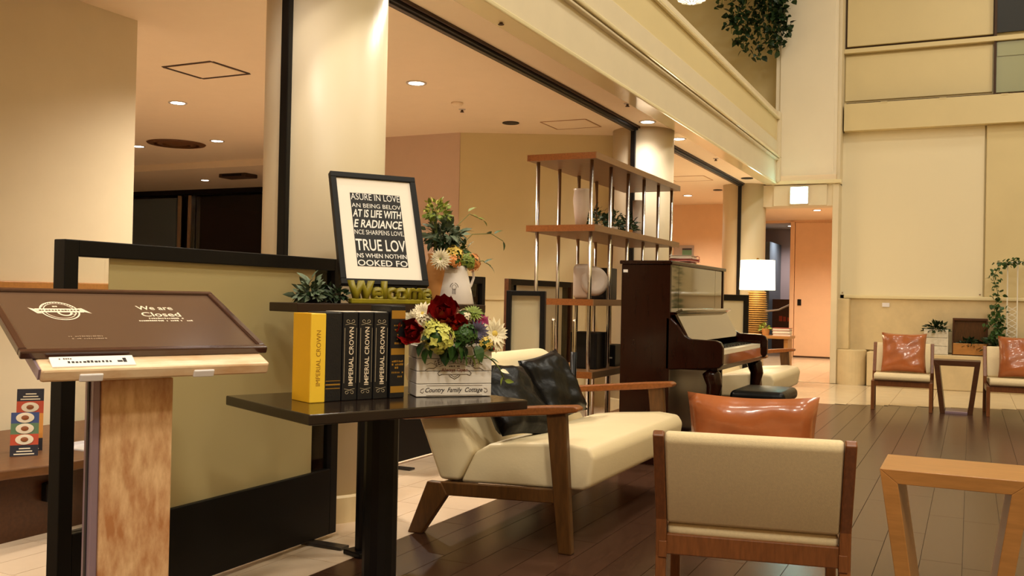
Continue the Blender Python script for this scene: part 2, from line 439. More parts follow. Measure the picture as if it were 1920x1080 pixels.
wpart('socket_plate', -1.05, -.96, 13.385, 13.40, 1.02, 1.075, m='acrylic', bevel=.003)
for x in (-1.56, .09): wpart('bolt', x, x+.02, 13.412, 13.421, 1.19, 1.21, m='steel', bevel=.003)
struct('trim_ledge', box(-1.2, 4.4, 13.06, 13.45, 0, .44), 'marble_wall', bevel=.012)
obj('marble_corner', lathe([(.2, 0), (.2, .445), (.19, .455)], 32, (-1.42, 13.26, 0)), 'marble_wall', bpy.data.objects['trim_ledge'], smooth=False)
struct('trim_pier', box(-1.62, -1.44, 13.2, 13.45, .455, 1.12), 'marble_wall', bevel=.01)
w1 = struct('window_1', box(.245, 3.6, 13.40, 13.43, 4.50, 6.4), 'dark_glass')
obj('window_frame', box(.215, .245, 13.36, 13.45, 4.455, 6.5), 'joint', w1)
for x in (1.0, 2.1): obj('mullion', box(x, x+.04, 13.37, 13.44, 4.5, 6.4), 'joint', w1)
w2 = struct('window_2', box(.245, 3.6, 13.41, 13.43, 3.745, 4.38), 'green_glass')
obj('window_frame', box(.215, .245, 13.38, 13.45, 3.715, 4.39), 'joint', w2)
obj('blind', box(.25, 3.6, 13.40, 13.41, 4.2, 4.38), 'green_glass', w2)
# beam over the passage with the emergency sign
struct('wall_beam', box(-2.56, -1.62, 13.12, 13.4, 2.34, 2.63), 'cream')
obj('beam_panel', box(-2.42, -1.73, 13.09, 13.12, 2.345, 2.62), 'cream', bpy.data.objects['wall_beam'], bevel=.004)
ex = thing('exit_sign', 'glowing pale cyan square exit sign on the beam over the passage', 'exit sign', (-2.075, 13.08, 2.36))
obj('housing', box(-.12, .12, -.05, .01, 0, .235), 'enamel', ex, bevel=.006)
obj('light_face', box(-.105, .105, -.056, -.05, .012, .223), 'exit_face', ex)

# end of passage: wall, sliding door, glazed side light
pe = struct('wall_passage_end', box(-2.36, -1.5, 19.0, 19.15, 0, 2.65), 'peach')
obj('header', box(-4.2, -2.3, 19.02, 19.15, 2.6, 2.65), 'peach', pe)
obj('jamb', box(-3.17, -3.09, 18.97, 19.15, 0, 2.62), 'peach', pe, bevel=.006)
struct('wall_passage_right', box(-1.62, -1.5, 13.45, 19.1, 0, 2.65), 'peach')
d1 = struct('door_1', box(-3.08, -2.37, 19.0, 19.06, .03, 2.60), 'peach', bevel=.004)
obj('door_handle', box(-3.02, -2.95, 18.985, 19.0, 1.0, 1.12), 'black_metal', d1, bevel=.004)
obj('door_gap', box(-3.08, -2.37, 19.01, 19.05, .0, .03), 'joint', d1)
struct('wall_side_room', box(-5.6, -1.6, 21.3, 21.4, 0, 2.65), 'lilac_wall')
struct('wall_side_room_dark', box(-4.2, -3.75, 20.0, 21.3, 0, 2.3), 'blue_glass')
rb = thing('rope_barrier', 'pale rope slung between posts behind the passage side light', 'rope barrier', (-3.5, 19.7, 0))
obj('rope', tube([(-.55, 0, .95), (-.3, 0, .86), (0, 0, .9), (.25, 0, 1.02), (.45, 0, 1.16)], .018, 8), 'cream', rb, smooth=True)
obj('post', tube([(.45, 0, 0), (.45, 0, 1.2)], .025, 10), 'chrome', rb, smooth=True)
obj('post', tube([(-.55, 0, 0), (-.55, 0, 1.0)], .025, 10), 'chrome', rb, smooth=True)
nb = thing('notice_stand', 'brown notice panel with red lettering in the room beside the sliding door', 'notice', (-3.4, 20.4, 0))
obj('board', box(-.5, .5, 0, .05, .02, 1.12), 'wood_dark', nb, bevel=.01)
scribble('print_marks', 'flyer_red', nb, Matrix.Translation((0.0, -.004, .72)) @ Matrix.Rotation(pi/2, 4, 'X'), .42, .12, 5)

# ------------------------------------------------------------ balcony band
bal = struct('trim_balcony', box(-2.5, -2.38, -5, 13.15, 2.66, 3.02), 'cream')
def bp_(name, a, m='cream', bevel=.004): return obj(name, box(*a), m, bal, bevel=bevel)
bp_('soffit_lip', (-2.53, -2.37, -5, 13.15, 2.635, 2.665), 'trim_gloss', .008)
bp_('ledge_moulding', (-2.48, -2.33, -5, 13.15, 2.985, 3.015), 'trim_gloss', .01)
bp_('ledge_moulding', (-2.48, -2.345, -5, 13.15, 2.955, 2.975), 'cream', .006)
bp_('band_lower', (-2.5, -2.355, -5, 13.15, 3.015, 3.2), 'cream')
bp_('band_upper', (-2.5, -2.375, -5, 13.15, 3.2, 3.5), 'panel_yellow')
bp_('cap_rail', (-2.52, -2.335, -5, 13.15, 3.5, 3.535), 'trim_gloss', .012)
bp_('cap_rail', (-2.5, -2.36, -5, 13.15, 3.535, 3.6), 'cream', .008)
bp_('balcony_floor', (-5.1, -2.5, -5, 13.45, 2.75, 2.95), 'cream', 0)
struct('trim_7', box(-2.50, -2.33, 13.02, 13.14, 2.66, 3.62), 'cream', bevel=.03)

# ------------------------------------------------------------ columns and glazing track
for y, lab in ((3.767, 0), (8.71, 1), (13.22, 2)):
    c = struct('wall_column', lathe([(.29, .12), (.29, 2.65)], 48, (-2.834, y, 0)), 'col_paint', smooth=True)
    obj('plinth', lathe([(.305, 0), (.305, .115), (.295, .125)], 48, (-2.834, y, 0)), 'marble_wall', c, smooth=False)
    obj('glazing_post', box(-2.856, -2.812, y-.318, y-.285, 0, 2.65), 'black_metal', c, bevel=.004)
tr = struct('trim_track', box(-2.87, -2.795, -5, 13.1, 2.615, 2.655), 'black_metal')
obj('track_lip', box(-2.79, -2.775, -5, 13.1, 2.632, 2.652), 'joint', tr)
obj('track_rib', box(-2.845, -2.82, -5, 13.1, 2.606, 2.62), 'grey_base', tr)

# far glazed front at the left
gl = struct('window_3', box(-10.66, -6.7, 11.0, 11.05, 0, 2.5), 'glossy_black')
obj('glazing_post', box(-10.74, -10.67, 10.9, 11.0, 0, 2.5), 'chrome', gl, bevel=.01)
obj('glazing_post', box(-10.95, -10.87, 10.9, 11.0, 0, 2.5), 'chrome', gl, bevel=.01)
obj('tinted_pane', box(-12.9, -10.97, 10.9, 10.95, 0, 2.46), 'blue_glass', gl)
obj('head_track', box(-12.9, -6.7, 10.85, 10.95, 2.5, 2.57), 'black_metal', gl)
struct('wall_far_back', box(-13, -6.6, 13.9, 14, 0, 2.57), 'pink_wall')

# ------------------------------------------------------------ ceiling fittings
def downlight(x, y, z, lab, on=True, power=0, r=.065, color=WHITE, spot=2.5):
    t = thing('downlight', lab, 'downlight', (x, y, z), 0, 'recessed downlights')
    bm = bmesh.new(); n = 24
    lathe([(r*.85, -.001), (r*1.18, -.001), (r*1.2, -.006), (r*1.16, -.009), (r*.9, -.007), (r*.85, -.001)], n, bm=bm)
    obj('trim_ring', bm, 'enamel' if on else 'bulb_off', t, smooth=True)
    obj('lamp_lens', lathe([(r*.88, -.006), (r*.86, -.003)], n), 'bulb' if on else 'bulb_off', t)
    if power:
        l = bpy.data.lights.new('downlight_beam', 'SPOT'); l.energy = power; l.color = color; l.spot_size = spot; l.spot_blend = .9
        l.shadow_soft_size = .05
        o = bpy.data.objects.new('downlight_beam', l); COL.objects.link(o); o.location = (0, 0, -.03); o.parent = t
    return t
downlight(-6.12, 6.07, 2.65, 'lit downlight beyond the glazing, nearest the square ceiling hatch', True, 110)
downlight(-7.26, 7.77, 2.65, 'lit downlight just right of the round ceiling vent', True, 50)
downlight(-8.41, 7.77, 2.65, 'lit downlight left of the round ceiling vent, half behind the wall edge', True, 45)
downlight(-9.5, 9.95, 2.57, 'small lit downlight above the dark glazed front', True, 4, .055)
downlight(-3.79, 6.14, 2.65, 'lit downlight alone above the pink wall, inside the track', True, 320, color=(1, .88, .72))
downlight(-3.83, 7.86, 2.65, 'unlit black downlight in front of the yellow wall', False)
downlight(-2.64, 8.22, 2.65, 'lit downlight washing the top of the middle column', True, 24, color=(1, .92, .88))
downlight(-2.63, 9.19, 2.65, 'lit downlight in the soffit just past the middle column', True, 60)
downlight(-3.86, 9.75, 2.65, 'lit downlight hidden behind the top of the shelving', True, 150)
downlight(-2.63, 12.4, 2.65, 'dim downlight in the soffit before the farthest column', False)
downlight(-3.3, 13.6, 2.65, 'unlit downlight on the peach room ceiling', False, r=.055)
downlight(-2.5, 15.0, 2.65, 'unlit downlight on the passage ceiling, left of the pair', False, r=.07)
downlight(-1.95, 15.2, 2.65, 'unlit downlight on the passage ceiling, right of the pair', False, r=.07)
downlight(-2.6, 3.12, 2.65, 'lit downlight washing the top of the nearest column', True, 14, color=(1, .92, .86))
downlight(-2.62, 4.2, 2.65, 'lit soffit downlight above the cream sofa', True, 26, color=(1, .9, .74))
downlight(-2.62, .9, 2.65, 'lit soffit downlight above the closed notice stand', True, 70, color=(1, .88, .7))
downlight(-3.6, 4.6, 2.65, 'added fill downlight hidden behind the nearest column', True, 230, color=(1, .87, .7))  # added lamp, hidden by the column, brightens the side wall and ceiling
downlight(-3.9, 14.2, 2.65, 'lit downlight in the peach room', True, 300, color=AMBER)
downlight(-2.4, 17.0, 2.65, 'lit downlight before the sliding door', True, 380, color=AMBER)
downlight(-3.4, 20.4, 2.65, 'lit downlight in the lilac side room', True, 110, color=(.95, .85, .9))
downlight(-3.7, .5, 2.65, 'added fill downlight out of view before the low bench', True, 190, color=(1, .87, .7))  # unseen lamp added so its bounce lifts the near ceiling
downlight(-5.6, 2.0, 2.65, 'added fill downlight out of view behind the cream side wall', True, 320, color=(1, .87, .7))  # unseen extra lamp, put in to brighten the inner ceiling by bounced light
downlight(-3.6, 10.8, 2.65, 'lit downlight in the bay past the shelving', True, 130)
hz = 2.65
def hatch(x0, x1, y0, y1, wd, m, lab):
    t = thing('ceiling_hatch', lab, 'ceiling hatch', ((x0+x1)/2, (y0+y1)/2, hz))
    a, b = (x1-x0)/2, (y1-y0)/2
    for s in (-1, 1):
        obj('frame_strip', box(-a, a, s*b-wd/2, s*b+wd/2, -.004, 0), m, t)
        obj('frame_strip', box(s*a-wd/2, s*a+wd/2, -b+wd/2, b-wd/2, -.004, 0), m, t)
    obj('door', box(-a+wd, a-wd, -b+wd, b-wd, -.003, 0), 'ceil', t)
hatch(-5.25, -4.795, 5.055, 5.45, .024, 'joint', 'square ceiling hatch with a bold dark outline')
hatch(-3.56, -3.12, 7.92, 8.32, .012, 'wood_honey', 'square ceiling hatch with a faint outline above the shelving')
hatch(-3.6, -3.1, 12.0, 12.5, .012, 'wood_honey', 'square ceiling hatch with a faint outline in the peach bay')
v = thing('ceiling_vent', 'round brown ceiling air vent between two downlights', 'ceiling vent', (-7.84, 7.77, 2.65))
for k, (a, b) in enumerate(((.30, .24), (.2, .15), (.11, .0))):
    obj('ring', lathe([(b, -.002), (b, -.02), (a, -.012), (a+.01, -.002)], 32), 'wood_bench', v, smooth=False)
for x, y, lab in ((-2.473, 4.92, 'small dark sprinkler head on the soffit near the balcony band'), (-2.55, 7.4, 'small dark sprinkler head on the soffit before the middle column'),
             (-3.95, 7.15, 'small dark sprinkler head in front of the unlit black downlight'), (-2.6, 10.6, 'small sprinkler head on the soffit past the middle column')):
    t = thing('sprinkler_head', lab, 'sprinkler', (x, y, 2.65))
    obj('escutcheon', lathe([(.03, -.001), (.028, -.006), (.012, -.008)], 16), 'enamel', t, smooth=True)
    obj('nozzle', lathe([(.01, -.008), (.01, -.02), (.018, -.024), (.018, -.027)], 12), 'joint', t)
t = thing('smoke_detector', 'small pale round smoke detector on the inner ceiling', 'smoke detector', (-3.86, 6.9, 2.65))
obj('body', lathe([(.05, 0), (.05, -.012), (.03, -.03), (.0, -.032)], 24), 'ceil', t, smooth=True)
t = thing('ceiling_speaker_box', 'small dark box fixed under the bulkhead by the dark glazing', 'speaker', (-8.6, 9.6, 2.57))
obj('body', box(-.22, .22, -.12, .12, -.05, 0), 'joint', t, bevel=.01)
obj('grille', box(-.16, .16, -.125, -.12, -.04, -.01), 'black_metal', t)

# atrium lamp fittings (hang high above, out of the picture)
for i, (x, y) in enumerate([(0.2, 1.2), (2.6, 2.8), (0.2, 5.2), (2.6, 7.2), (0.0, 9.4), (2.6, 11.2), (0.4, -2.8), (2.8, -1.2)]):
    t = thing('atrium_lamp', 'large round drum lamp high under the atrium ceiling', 'ceiling lamp', (x, y, 7.4), 0, 'atrium drum lamps')
    obj('drum', lathe([(.5, 0), (.5, -.2), (.47, -.2), (.47, -.05)], 32), 'enamel', t, smooth=False)

# ------------------------------------------------------------ partitions
def partition(name, lab, loc, rotz, L, H, frost=(0.1, .9), low=.3, fr=.05, dp=.045, film_m='frost', feet=(.2,), stile_m='black_frame', group=None):
    # runs along local +x from 0 to L; seen face is local -y
    t = thing(name, lab, 'partition', loc, rotz, group)
    obj('stile', box(0, fr, -dp/2, dp/2, .02, H), stile_m, t, bevel=.003)
    obj('stile', box(L-fr, L, -dp/2, dp/2, .02, H), stile_m, t, bevel=.003)
    obj('top_rail', box(fr, L-fr, -dp/2, dp/2, H-fr, H), 'black_frame', t, bevel=.003)
    if low: obj('kick_panel', box(fr, L-fr, -dp/2, dp/2, .02, low), 'black_frame', t, bevel=.003)
    obj('glass_pane', box(fr, L-fr, -.004, .004, low, H-fr), 'clear_glass', t)
    a, b = fr+(L-2*fr)*frost[0], fr+(L-2*fr)*frost[1]
    obj('frosted_film', box(a, b, -.0065, -.0045, low, H-fr), film_m, t)
    for x in feet: obj('foot', box(x, x+.06, -.18, .18, 0, .012), 'grey_base', t, bevel=.003)
    return t
partition('partition_screen', 'tall black framed frosted glass partition behind the closed notice stand', (-2.48, 2.0, 0), pi/2, 1.4, 1.197, (.1, .915), .30, .05, .05, feet=(.12, 1.22))
partition('partition_screen', 'black framed glass partition with brown end post behind the flower pitcher', (-3.18, 4.7, 0), pi/2, 1.42, 1.19, (.0, .85), .32, .05, .045, feet=(.18, 1.2))
partition('partition_screen', 'glass partition with golden edged top rail behind the shelving', (-3.42, 7.0, 0), pi/2, 1.4, 1.2, (.1, .86), .32, .05, .04, stile_m='wood_dark', film_m='frost_pale', feet=(.15, 1.1))
partition('partition_screen', 'black framed pale glass partition behind the piano keyboard', (-2.84, 10.46, 0), atan2(.75, .49), .9, 1.13, (0, 1), .06, .07, .05, film_m='frost_pale', feet=(.08, .76))
partition('sign_screen', 'narrow black framed frosted panel standing behind the sofa back', (-2.61, 5.36, 0), radians(18), .24, 1.09, (0, 1), .3, .03, .1, film_m='frost_pale', feet=(.02, .16))

# ------------------------------------------------------------ low bench and flyers by the left wall
b = thing('low_bench', 'low brown wooden bench along the cream side wall', 'bench', (-3.95, 3.0, 0))
obj('base', box(-.5, .40, -1.3, 1.1, 0, .27), 'wood_dark', b)
obj('seat_top', prism([(-.5, -1.3), (.30, -1.3), (.50, -.33), (.53, -.25), (.53, 1.1), (-.5, 1.1)], .275, .315, 'z'), 'wood_bench', b, bevel=.006)
obj('clasp', box(.401, .44, -.2, -.08, .14, .22), 'black_metal', b, bevel=.006)
def flyer(loc, rz, cols, lab, hh):
    t = thing('menu_flyer', lab, 'flyer', loc, rz, 'menu flyers on the low bench')
    tl = Matrix.Rotation(radians(-14), 4, 'X')
    n = len(cols)
    for i, c in enumerate(cols):
        z1 = hh*(1-i/n); z0 = hh*(1-(i+1)/n)
        obj('panel', box(-.055, .055, 0, .004, z0, z1, mtx=tl), c, t)
        if c != 'flyer_dark':
            bm = lathe([(.036, 0), (.036, .002), (.02, .003)], 20)
            bm.transform(tl @ Matrix.Translation((.0, -.001, (z0+z1)/2)) @ Matrix.Rotation(pi/2, 4, 'X') @ Matrix.Diagonal((1, .62, 1, 1)))
            p = obj('plate', bm, 'dish', t)
            bm = lathe([(.016, 0), (.014, .004), (0, .006)], 12)
            bm.transform(tl @ Matrix.Translation((.0, -.003, (z0+z1)/2)) @ Matrix.Rotation(pi/2, 4, 'X') @ Matrix.Diagonal((1, .7, 1, 1)))
            obj('food', bm, 'food', p)
        else:
            bm = bmesh.new()
            for k in range(3): bx(bm, -.04+.01*k, .04-.008*k, -.002, 0, z0+.006+.012*k, z0+.011+.012*k, mtx=tl)
            obj('print_lines', bm, 'dish', t)
    return t
flyer((-3.70, 2.83, .315), radians(50), ['flyer_blue', 'flyer_green', 'flyer_red', 'flyer_dark'], 'front blue green and red menu flyer leaning on the low bench', .19)
flyer((-3.80, 2.93, .315), radians(50), ['flyer_dark', 'flyer_red', 'flyer_orange', 'flyer_orange', 'flyer_dark'], 'rear red and orange menu flyer peeking above the front flyer', .28)
t = thing('flyer_tray', 'clear acrylic tray edge lying on the low bench beside the flyers', 'tray', (-3.64, 3.25, .315), radians(90))
obj('base', box(-.2, .2, -.1, .1, 0, .006), 'acrylic', t); obj('rim', box(-.2, .2, -.106, -.1, 0, .02), 'acrylic', t); obj('rim', box(-.2, .2, .1, .106, 0, .02), 'acrylic', t)

# ------------------------------------------------------------ notice stand
o, rz = FR((-1.99, 1.506, 0), 22.8)
st = thing('notice_stand', 'marbled onyx lectern carrying the dark framed closed notice', 'lectern', o, rz)
obj('column', box(.203, .385, .05, .13, 0, .82), 'onyx', st, bevel=.004)
obj('side_channel', box(.185, .203, .058, .122, 0, .82), 'lilac_metal', st, bevel=.003)
obj('side_groove', box(.182, .185, .082, .096, 0, .82), 'ink_dark', st)
obj('foot_plate', box(.12, .47, -.08, .28, 0, .015), 'black_metal', st, bevel=.004)
inc = radians(21.6)
TI = Matrix.Translation((0, 0, .895)) @ Matrix.Rotation(inc, 4, 'X')
obj('top_slab', box(.035, .61, -.058, .34, -.05, -.017, mtx=TI), 'onyx_pale', st, bevel=.006)
obj('slab_end', box(.03, .035, -.05, .335, -.045, -.019, mtx=TI), 'lilac_metal', st)
for x in (.12, .40): obj('clip', box(x, x+.055, -.062, -.035, -.05, -.03, mtx=TI), 'acrylic', st, bevel=.003)
sg = thing('closed_notice', 'dark framed notice reading We are Closed lying on the onyx lectern', 'sign', o, rz)
W_, D_ = .627, .408
TI2 = Matrix.Translation((0, 0, .895)) @ Matrix.Rotation(inc, 4, 'X')
for a in ((0, W_, 0, .02), (0, W_, D_-.02, D_), (0, .02, .02, D_-.02), (W_-.02, W_, .02, D_-.02)):
    obj('frame_bar', box(*a, -.016, .004, mtx=TI2), 'sign_frame', sg, bevel=.004)
obj('panel', box(.02, W_-.02, .02, D_-.02, -.014, -.003, mtx=TI2), 'sign_brown', sg)
def sm(x, y): return TI2 @ Matrix.Translation((x, y, -.0022))
text('lettering', 'We are', 'sign_ink', sg, sm(.412, .286), w=.10, h=.028, bold=.012)
text('lettering', 'Closed', 'sign_ink', sg, sm(.415, .24), w=.108, h=.03, bold=.012)
scribble('small_print', 'sign_ink', sg, sm(.415, .212), .11, .008, 18, 2)
scribble('small_print', 'sign_ink', sg, sm(.415, .196), .15, .008, 26, 3)
scribble('small_print', 'sign_ink_dim', sg, sm(.175, .098), .085, .007, 16, 4)
scribble('small_print', 'sign_ink_dim', sg, sm(.18, .084), .085, .007, 15, 5)
# emblem: double oval, ribbon banner, little cup
bm = bmesh.new()
def ringflat(bm, cx, cy, a, b, wd, mtx, n=40, a0=0, a1=2*pi):
    v = []
    for k in range(n+1):
        t_ = a0+(a1-a0)*k/n
        v.append((bm.verts.new(mtx @ Vector((cx+a*cos(t_), cy+b*sin(t_), 0))), bm.verts.new(mtx @ Vector((cx+(a-wd)*cos(t_), cy+(b-wd)*sin(t_), 0)))))
    for (p, q), (r_, s_) in zip(v, v[1:]): bm.faces.new([p, r_, s_, q])
mt = TI2 @ Matrix.Translation((.155, .262, -.0022)) @ Matrix.Diagonal((.78, .9, 1, 1))
ringflat(bm, 0, 0, .062, .068, .005, mt); ringflat(bm, 0, 0, .05, .056, .003, mt)
ringflat(bm, .012, -.012, .024, .026, .007, mt, a0=pi, a1=2*pi); ringflat(bm, .04, -.018, .009, .009, .003, mt)
for k in range(14):
    t_ = pi*.15+pi*.7*k/13
    bx(bm, -.0022, .0022, -.003, .003, 0, .0004, mtx=mt @ Matrix.Translation((.056*cos(t_), .062*sin(t_), 0)) @ Matrix.Rotation(t_-pi/2, 4, 'Z'))
for pts in ([(-.075, -.012), (.075, -.012), (.075, .016), (-.075, .016)], [(-.075, -.02), (-.095, .022), (-.075, .012), (-.06, -.02)], [(.075, .02), (.098, -.02), (.075, -.008), (.062, .018)]):
    bm.faces.new([bm.verts.new(mt @ Vector((x, y, .0002))) for x, y in pts])
obj('emblem', bm, 'sign_ink', sg)
scribble('emblem_marks', 'sign_brown', sg, mt @ Matrix.Translation((0, .002, .0006)), .13, .008, 13, 6)
scribble('emblem_marks', 'sign_ink', sg, mt @ Matrix.Translation((0, .033, .0002)), .03, .011, 3, 8)
cdp = thing('table_card', 'white printed card at the front edge of the onyx lectern', 'card', o, rz)
TC = TI2 @ Matrix.Translation((.155, -.028, -.012)) @ Matrix.Rotation(radians(12), 4, 'X')
obj('card', box(-.095, .10, -.02, .02, -.003, .002, mtx=TC), 'print_white', cdp, bevel=.002)
scribble('print_marks', 'ink_dark', cdp, TC @ Matrix.Translation((-.005, -.003, .0026)), .105, .008, 12, 7)
scribble('print_marks', 'ink_brown', cdp, TC @ Matrix.Translation((-.06, .01, .0026)), .03, .005, 6, 9)
bm = bmesh.new(); bx(bm, .072, .08, -.008, .008, .002, .0028, mtx=TC); bx(bm, .058, .07, -.007, -.001, .002, .0028, mtx=TC)
obj('print_mark', bm, 'ink_dark', cdp)

# ------------------------------------------------------------ bistro table
o, rzT = FR((-1.704, 2.219, 0), 25.1)
bt_ = thing('bistro_table', 'black pedestal table holding the books and the flower box', 'table', o, rzT)
obj('tabletop', box(0, .82, 0, .6, .668, .70), 'table_black', bt_, bevel=.004)
obj('pole', lathe([(.058, .02), (.058, .64), (.07, .66), (.075, .668)], 14, (.425, .295, 0)), 'black_metal', bt_)
obj('base', lathe([(.26, 0), (.26, .01), (.1, .028), (.07, .04)], 40, (.425, .295, 0)), 'grey_base', bt_, smooth=False)
# books
Tm = Matrix.Translation(o) @ Matrix.Rotation(rzT, 4, 'Z')
def curl(bm, x, z, s, y, flip=1):
    for sx in (1, -1):
        pts = []
        for k in range(12):
            t_ = k/11*1.6*pi; r_ = s*(.30-.018*k)
            pts.append((x+sx*(s*.42-r_*cos(t_)*.9), y, z+flip*(s*.35+r_*sin(t_))))
        tube(pts, .0008, 4, bm)
        tube([(x-sx*s*.75, y, z-flip*s*.05), (x-sx*s*.2, y, z-flip*s*.3+flip*s*.35), (x+sx*s*.55, y, z+flip*s*.3)], .0008, 4, bm)
def book(lx, ly, wd, dp, ht, kind, lab, group=None):
    p = Tm @ Vector((lx, ly, .70))
    t = thing('book', lab, 'book', p, rzT, group)
    cover, spine = {'yellow': ('gold_yellow', 'gold_spine')}.get(kind, ('book_black', 'book_black'))
    obj('cover', box(0, wd, .004, dp, 0, ht), cover, t, bevel=.002)
    obj('spine', box(.0, wd, -.003, .006, 0, ht), spine, t, bevel=.003)
    if kind != 'yellow': obj('pages', box(.004, wd-.004, .006, dp-.003, ht-.002, ht+.001), 'paper' if kind == 'deco' else 'book_black', t)
    V = Matrix.Translation((wd/2, -.0036, ht/2)) @ Matrix.Rotation(pi/2, 4, 'X') @ Matrix.Rotation(pi/2, 4, 'Z')
    if kind == 'yellow': text('lettering', 'IMPERIAL CROWN', 'gold_ink', t, V, w=ht*.62, h=wd*.3)
    if kind == 'deco':
        text('lettering', 'IMPERIAL CROWN', 'cream_ink', t, V @ Matrix.Translation((0, -.004, 0)), w=ht*.66, h=wd*.3, bold=.01)
        bm = bmesh.new(); curl(bm, wd/2, ht*.86, wd*.46, -.0035, 1); curl(bm, wd/2, ht*.13, wd*.46, -.0035, -1)
        tube([(wd*.12, -.0035, ht*.2), (wd*.12, -.0035, ht*.82)], .0009, 4, bm)
        tube([(wd*.9, -.0035, ht*.2), (wd*.9, -.0035, ht*.82)], .0006, 4, bm)
        obj('ornament', bm, 'silver_ink', t)
    if kind == 'plain':
        bm = bmesh.new()
        for z, h in ((.055, .004), (.07, .008), (.088, .003)): bx(bm, .004, wd-.004, -.0036, -.003, z*.75, z*.75+h*.6)
        obj('gold_bands', bm, 'gold_ink', t)
    if kind == 'bands':
        for z0, z1 in ((.86, .95), (.47, .54), (.06, .13)): obj('gold_band', box(.002, wd-.002, -.0038, -.003, ht*z0, ht*z1), 'gold_ink', t)
        k = 0
        for z, n_, ww in ((.79, 4, .6), (.745, 3, .5), (.69, 1, .15), (.64, 2, .2), (.595, 4, .5), (.40, 7, .8), (.365, 7, .8), (.33, 3, .4), (.28, 7, .8), (.235, 6, .7)):
            scribble('print_marks', 'gold_ink', t, Matrix.Translation((wd/2, -.0036, ht*z)) @ Matrix.Rotation(pi/2, 4, 'X'), wd*ww, ht*.022, n_, int(z*100))
    return t
book(.135, .262, .052, .125, .285, 'yellow', 'yellow hardback book at the end of the row on the black table')
book(.190, .272, .060, .125, .288, 'plain', 'plain black book with thin gold bands next to the yellow book')
book(.253, .272, .056, .125, .290, 'deco', 'black ornate book titled Imperial Crown next to the plain black book', 'ornate black books')
book(.312, .272, .056, .125, .290, 'deco', 'middle one of the three black ornate Imperial Crown books', 'ornate black books')
book(.371, .272, .056, .125, .290, 'deco', 'black ornate Imperial Crown book next to the gold banded book', 'ornate black books')
book(.432, .266, .058, .13, .312, 'bands', 'tallest black book with wide gold bands beside the flower box')

# ------------------------------------------------------------ flower box
o2 = (-1.706, 2.806, .70); rzB = radians(90-45.9)
fb = thing('flower_box', 'white plank box with cottage lettering full of flowers on the black table', 'planter box', o2, rzB)
for z in range(4):
    obj('front_plank', box(0, .268, 0, .012, .002+.044*z, .044+.044*z), 'white_plank', fb, bevel=.0015)
    obj('side_plank', box(0, .012, .0125, .135, .002+.044*z, .044+.044*z), 'white_plank', fb, bevel=.0015)
    obj('side_plank', box(.256, .268, .0125, .135, .002+.044*z, .044+.044*z), 'white_plank', fb, bevel=.0015)
obj('back_panel', box(.012, .256, .123, .135, .002, .178), 'white_plank', fb)
obj('bottom_panel', box(.012, .256, .012, .123, .002, .014), 'white_plank', fb)
obj('moss', box(.012, .256, .012, .123, .12, .155), 'leaf_dark', fb)
def fm(x, z, s=1): return Matrix.Translation((x, -.0008, z)) @ Matrix.Rotation(pi/2, 4, 'X')
text('lettering', 'Country  Family  Cottage', 'ink_dark', fb, fm(.134, .022), w=.205, h=.021, shear=.35, bold=.012)
text('lettering', 'Always Open', 'ink_red', fb, fm(.134, .092), w=.095, h=.015, bold=.01)
scribble('print_marks', 'ink_brown', fb, fm(.134, .106), .04, .005, 7, 10)
for k, ch in enumerate('GENERAL STORE'):
    a = (k-6)/6
    if ch != ' ': text('lettering', ch, 'ink_brown', fb, fm(.134+a*.068, .128-.012*a*a) @ Matrix.Rotation(-a*.25, 4, 'Z'), w=.0075, h=.018, bold=.015)
bm = bmesh.new()
for sx in (1, -1):
    def q(x, z): return (.134+sx*x, -.001, z)
    tube([q(.06, .108), q(.075, .098), q(.09, .1), q(.105, .092)], .0011, 4, bm); tube([q(.07, .112), q(.085, .118), q(.1, .112)], .001, 4, bm)
    tube([q(.05, .092), q(.06, .082), q(.055, .074), q(.045, .078)], .0012, 4, bm); tube([q(0, .078), q(.045, .078)], .0009, 4, bm)
    tube([q(0, .062), q(.012, .068), q(.02, .076)], .0012, 4, bm); tube([q(.0, .068), q(.008, .073), q(.014, .077)], .0009, 4, bm)
    tube([q(.108, .03), q(.118, .026), q(.12, .018), q(.112, .014), q(.108, .02)], .0009, 4, bm)
    tube([q(.0, .116), q(.03, .113), q(.055, .104)], .0008, 4, bm)
tube([(.035, -.001, .006), (.235, -.001, .006)], .0006, 4, bm); tube([(.035, -.001, .0395), (.235, -.001, .0395)], .0006, 4, bm)
obj('ornament', bm, 'ink_brown', fb)

Bm = Matrix.Translation((o2[0], o2[1], 0)) @ Matrix.Rotation(rzB, 4, 'Z')
CAMV = Vector((0, 0, 1.05))
def petal_me(name, l, wd, cup, material, n=4):
    bm = bmesh.new(); G = []
    for i in range(n+1):
        t_ = i/n; row = []
        ww = wd/2*(math.sin(pi*min(1, t_*.82+.12))**.7)
        for j in range(-2, 3):
            s_ = j/2
            row.append(bm.verts.new((ww*s_, l*t_, cup*l*(t_*t_*.6+.5*s_*s_*(.4+t_))-.06*l*(1-abs(s_))*t_**4)))
        G.append(row)
    for a, b in zip(G, G[1:]):
        for j in range(4): bm.faces.new([a[j], a[j+1], b[j+1], b[j]])
    me = bpy.data.meshes.new(name); bm.to_mesh(me); bm.free()
    for p in me.polygons: p.use_smooth = True
    me.materials.append(MATS[material]); return me
def normal_frame(nrm): return Vector(nrm).normalized().to_track_quat('Z', 'Y')
def flower_root(name, lab, p, nrm, group=None, cat='flower'):
    t = thing(name, lab, cat, p, 0, group); t.rotation_mode = 'QUATERNION'; t.rotation_quaternion = normal_frame(nrm); return t
PM = {}
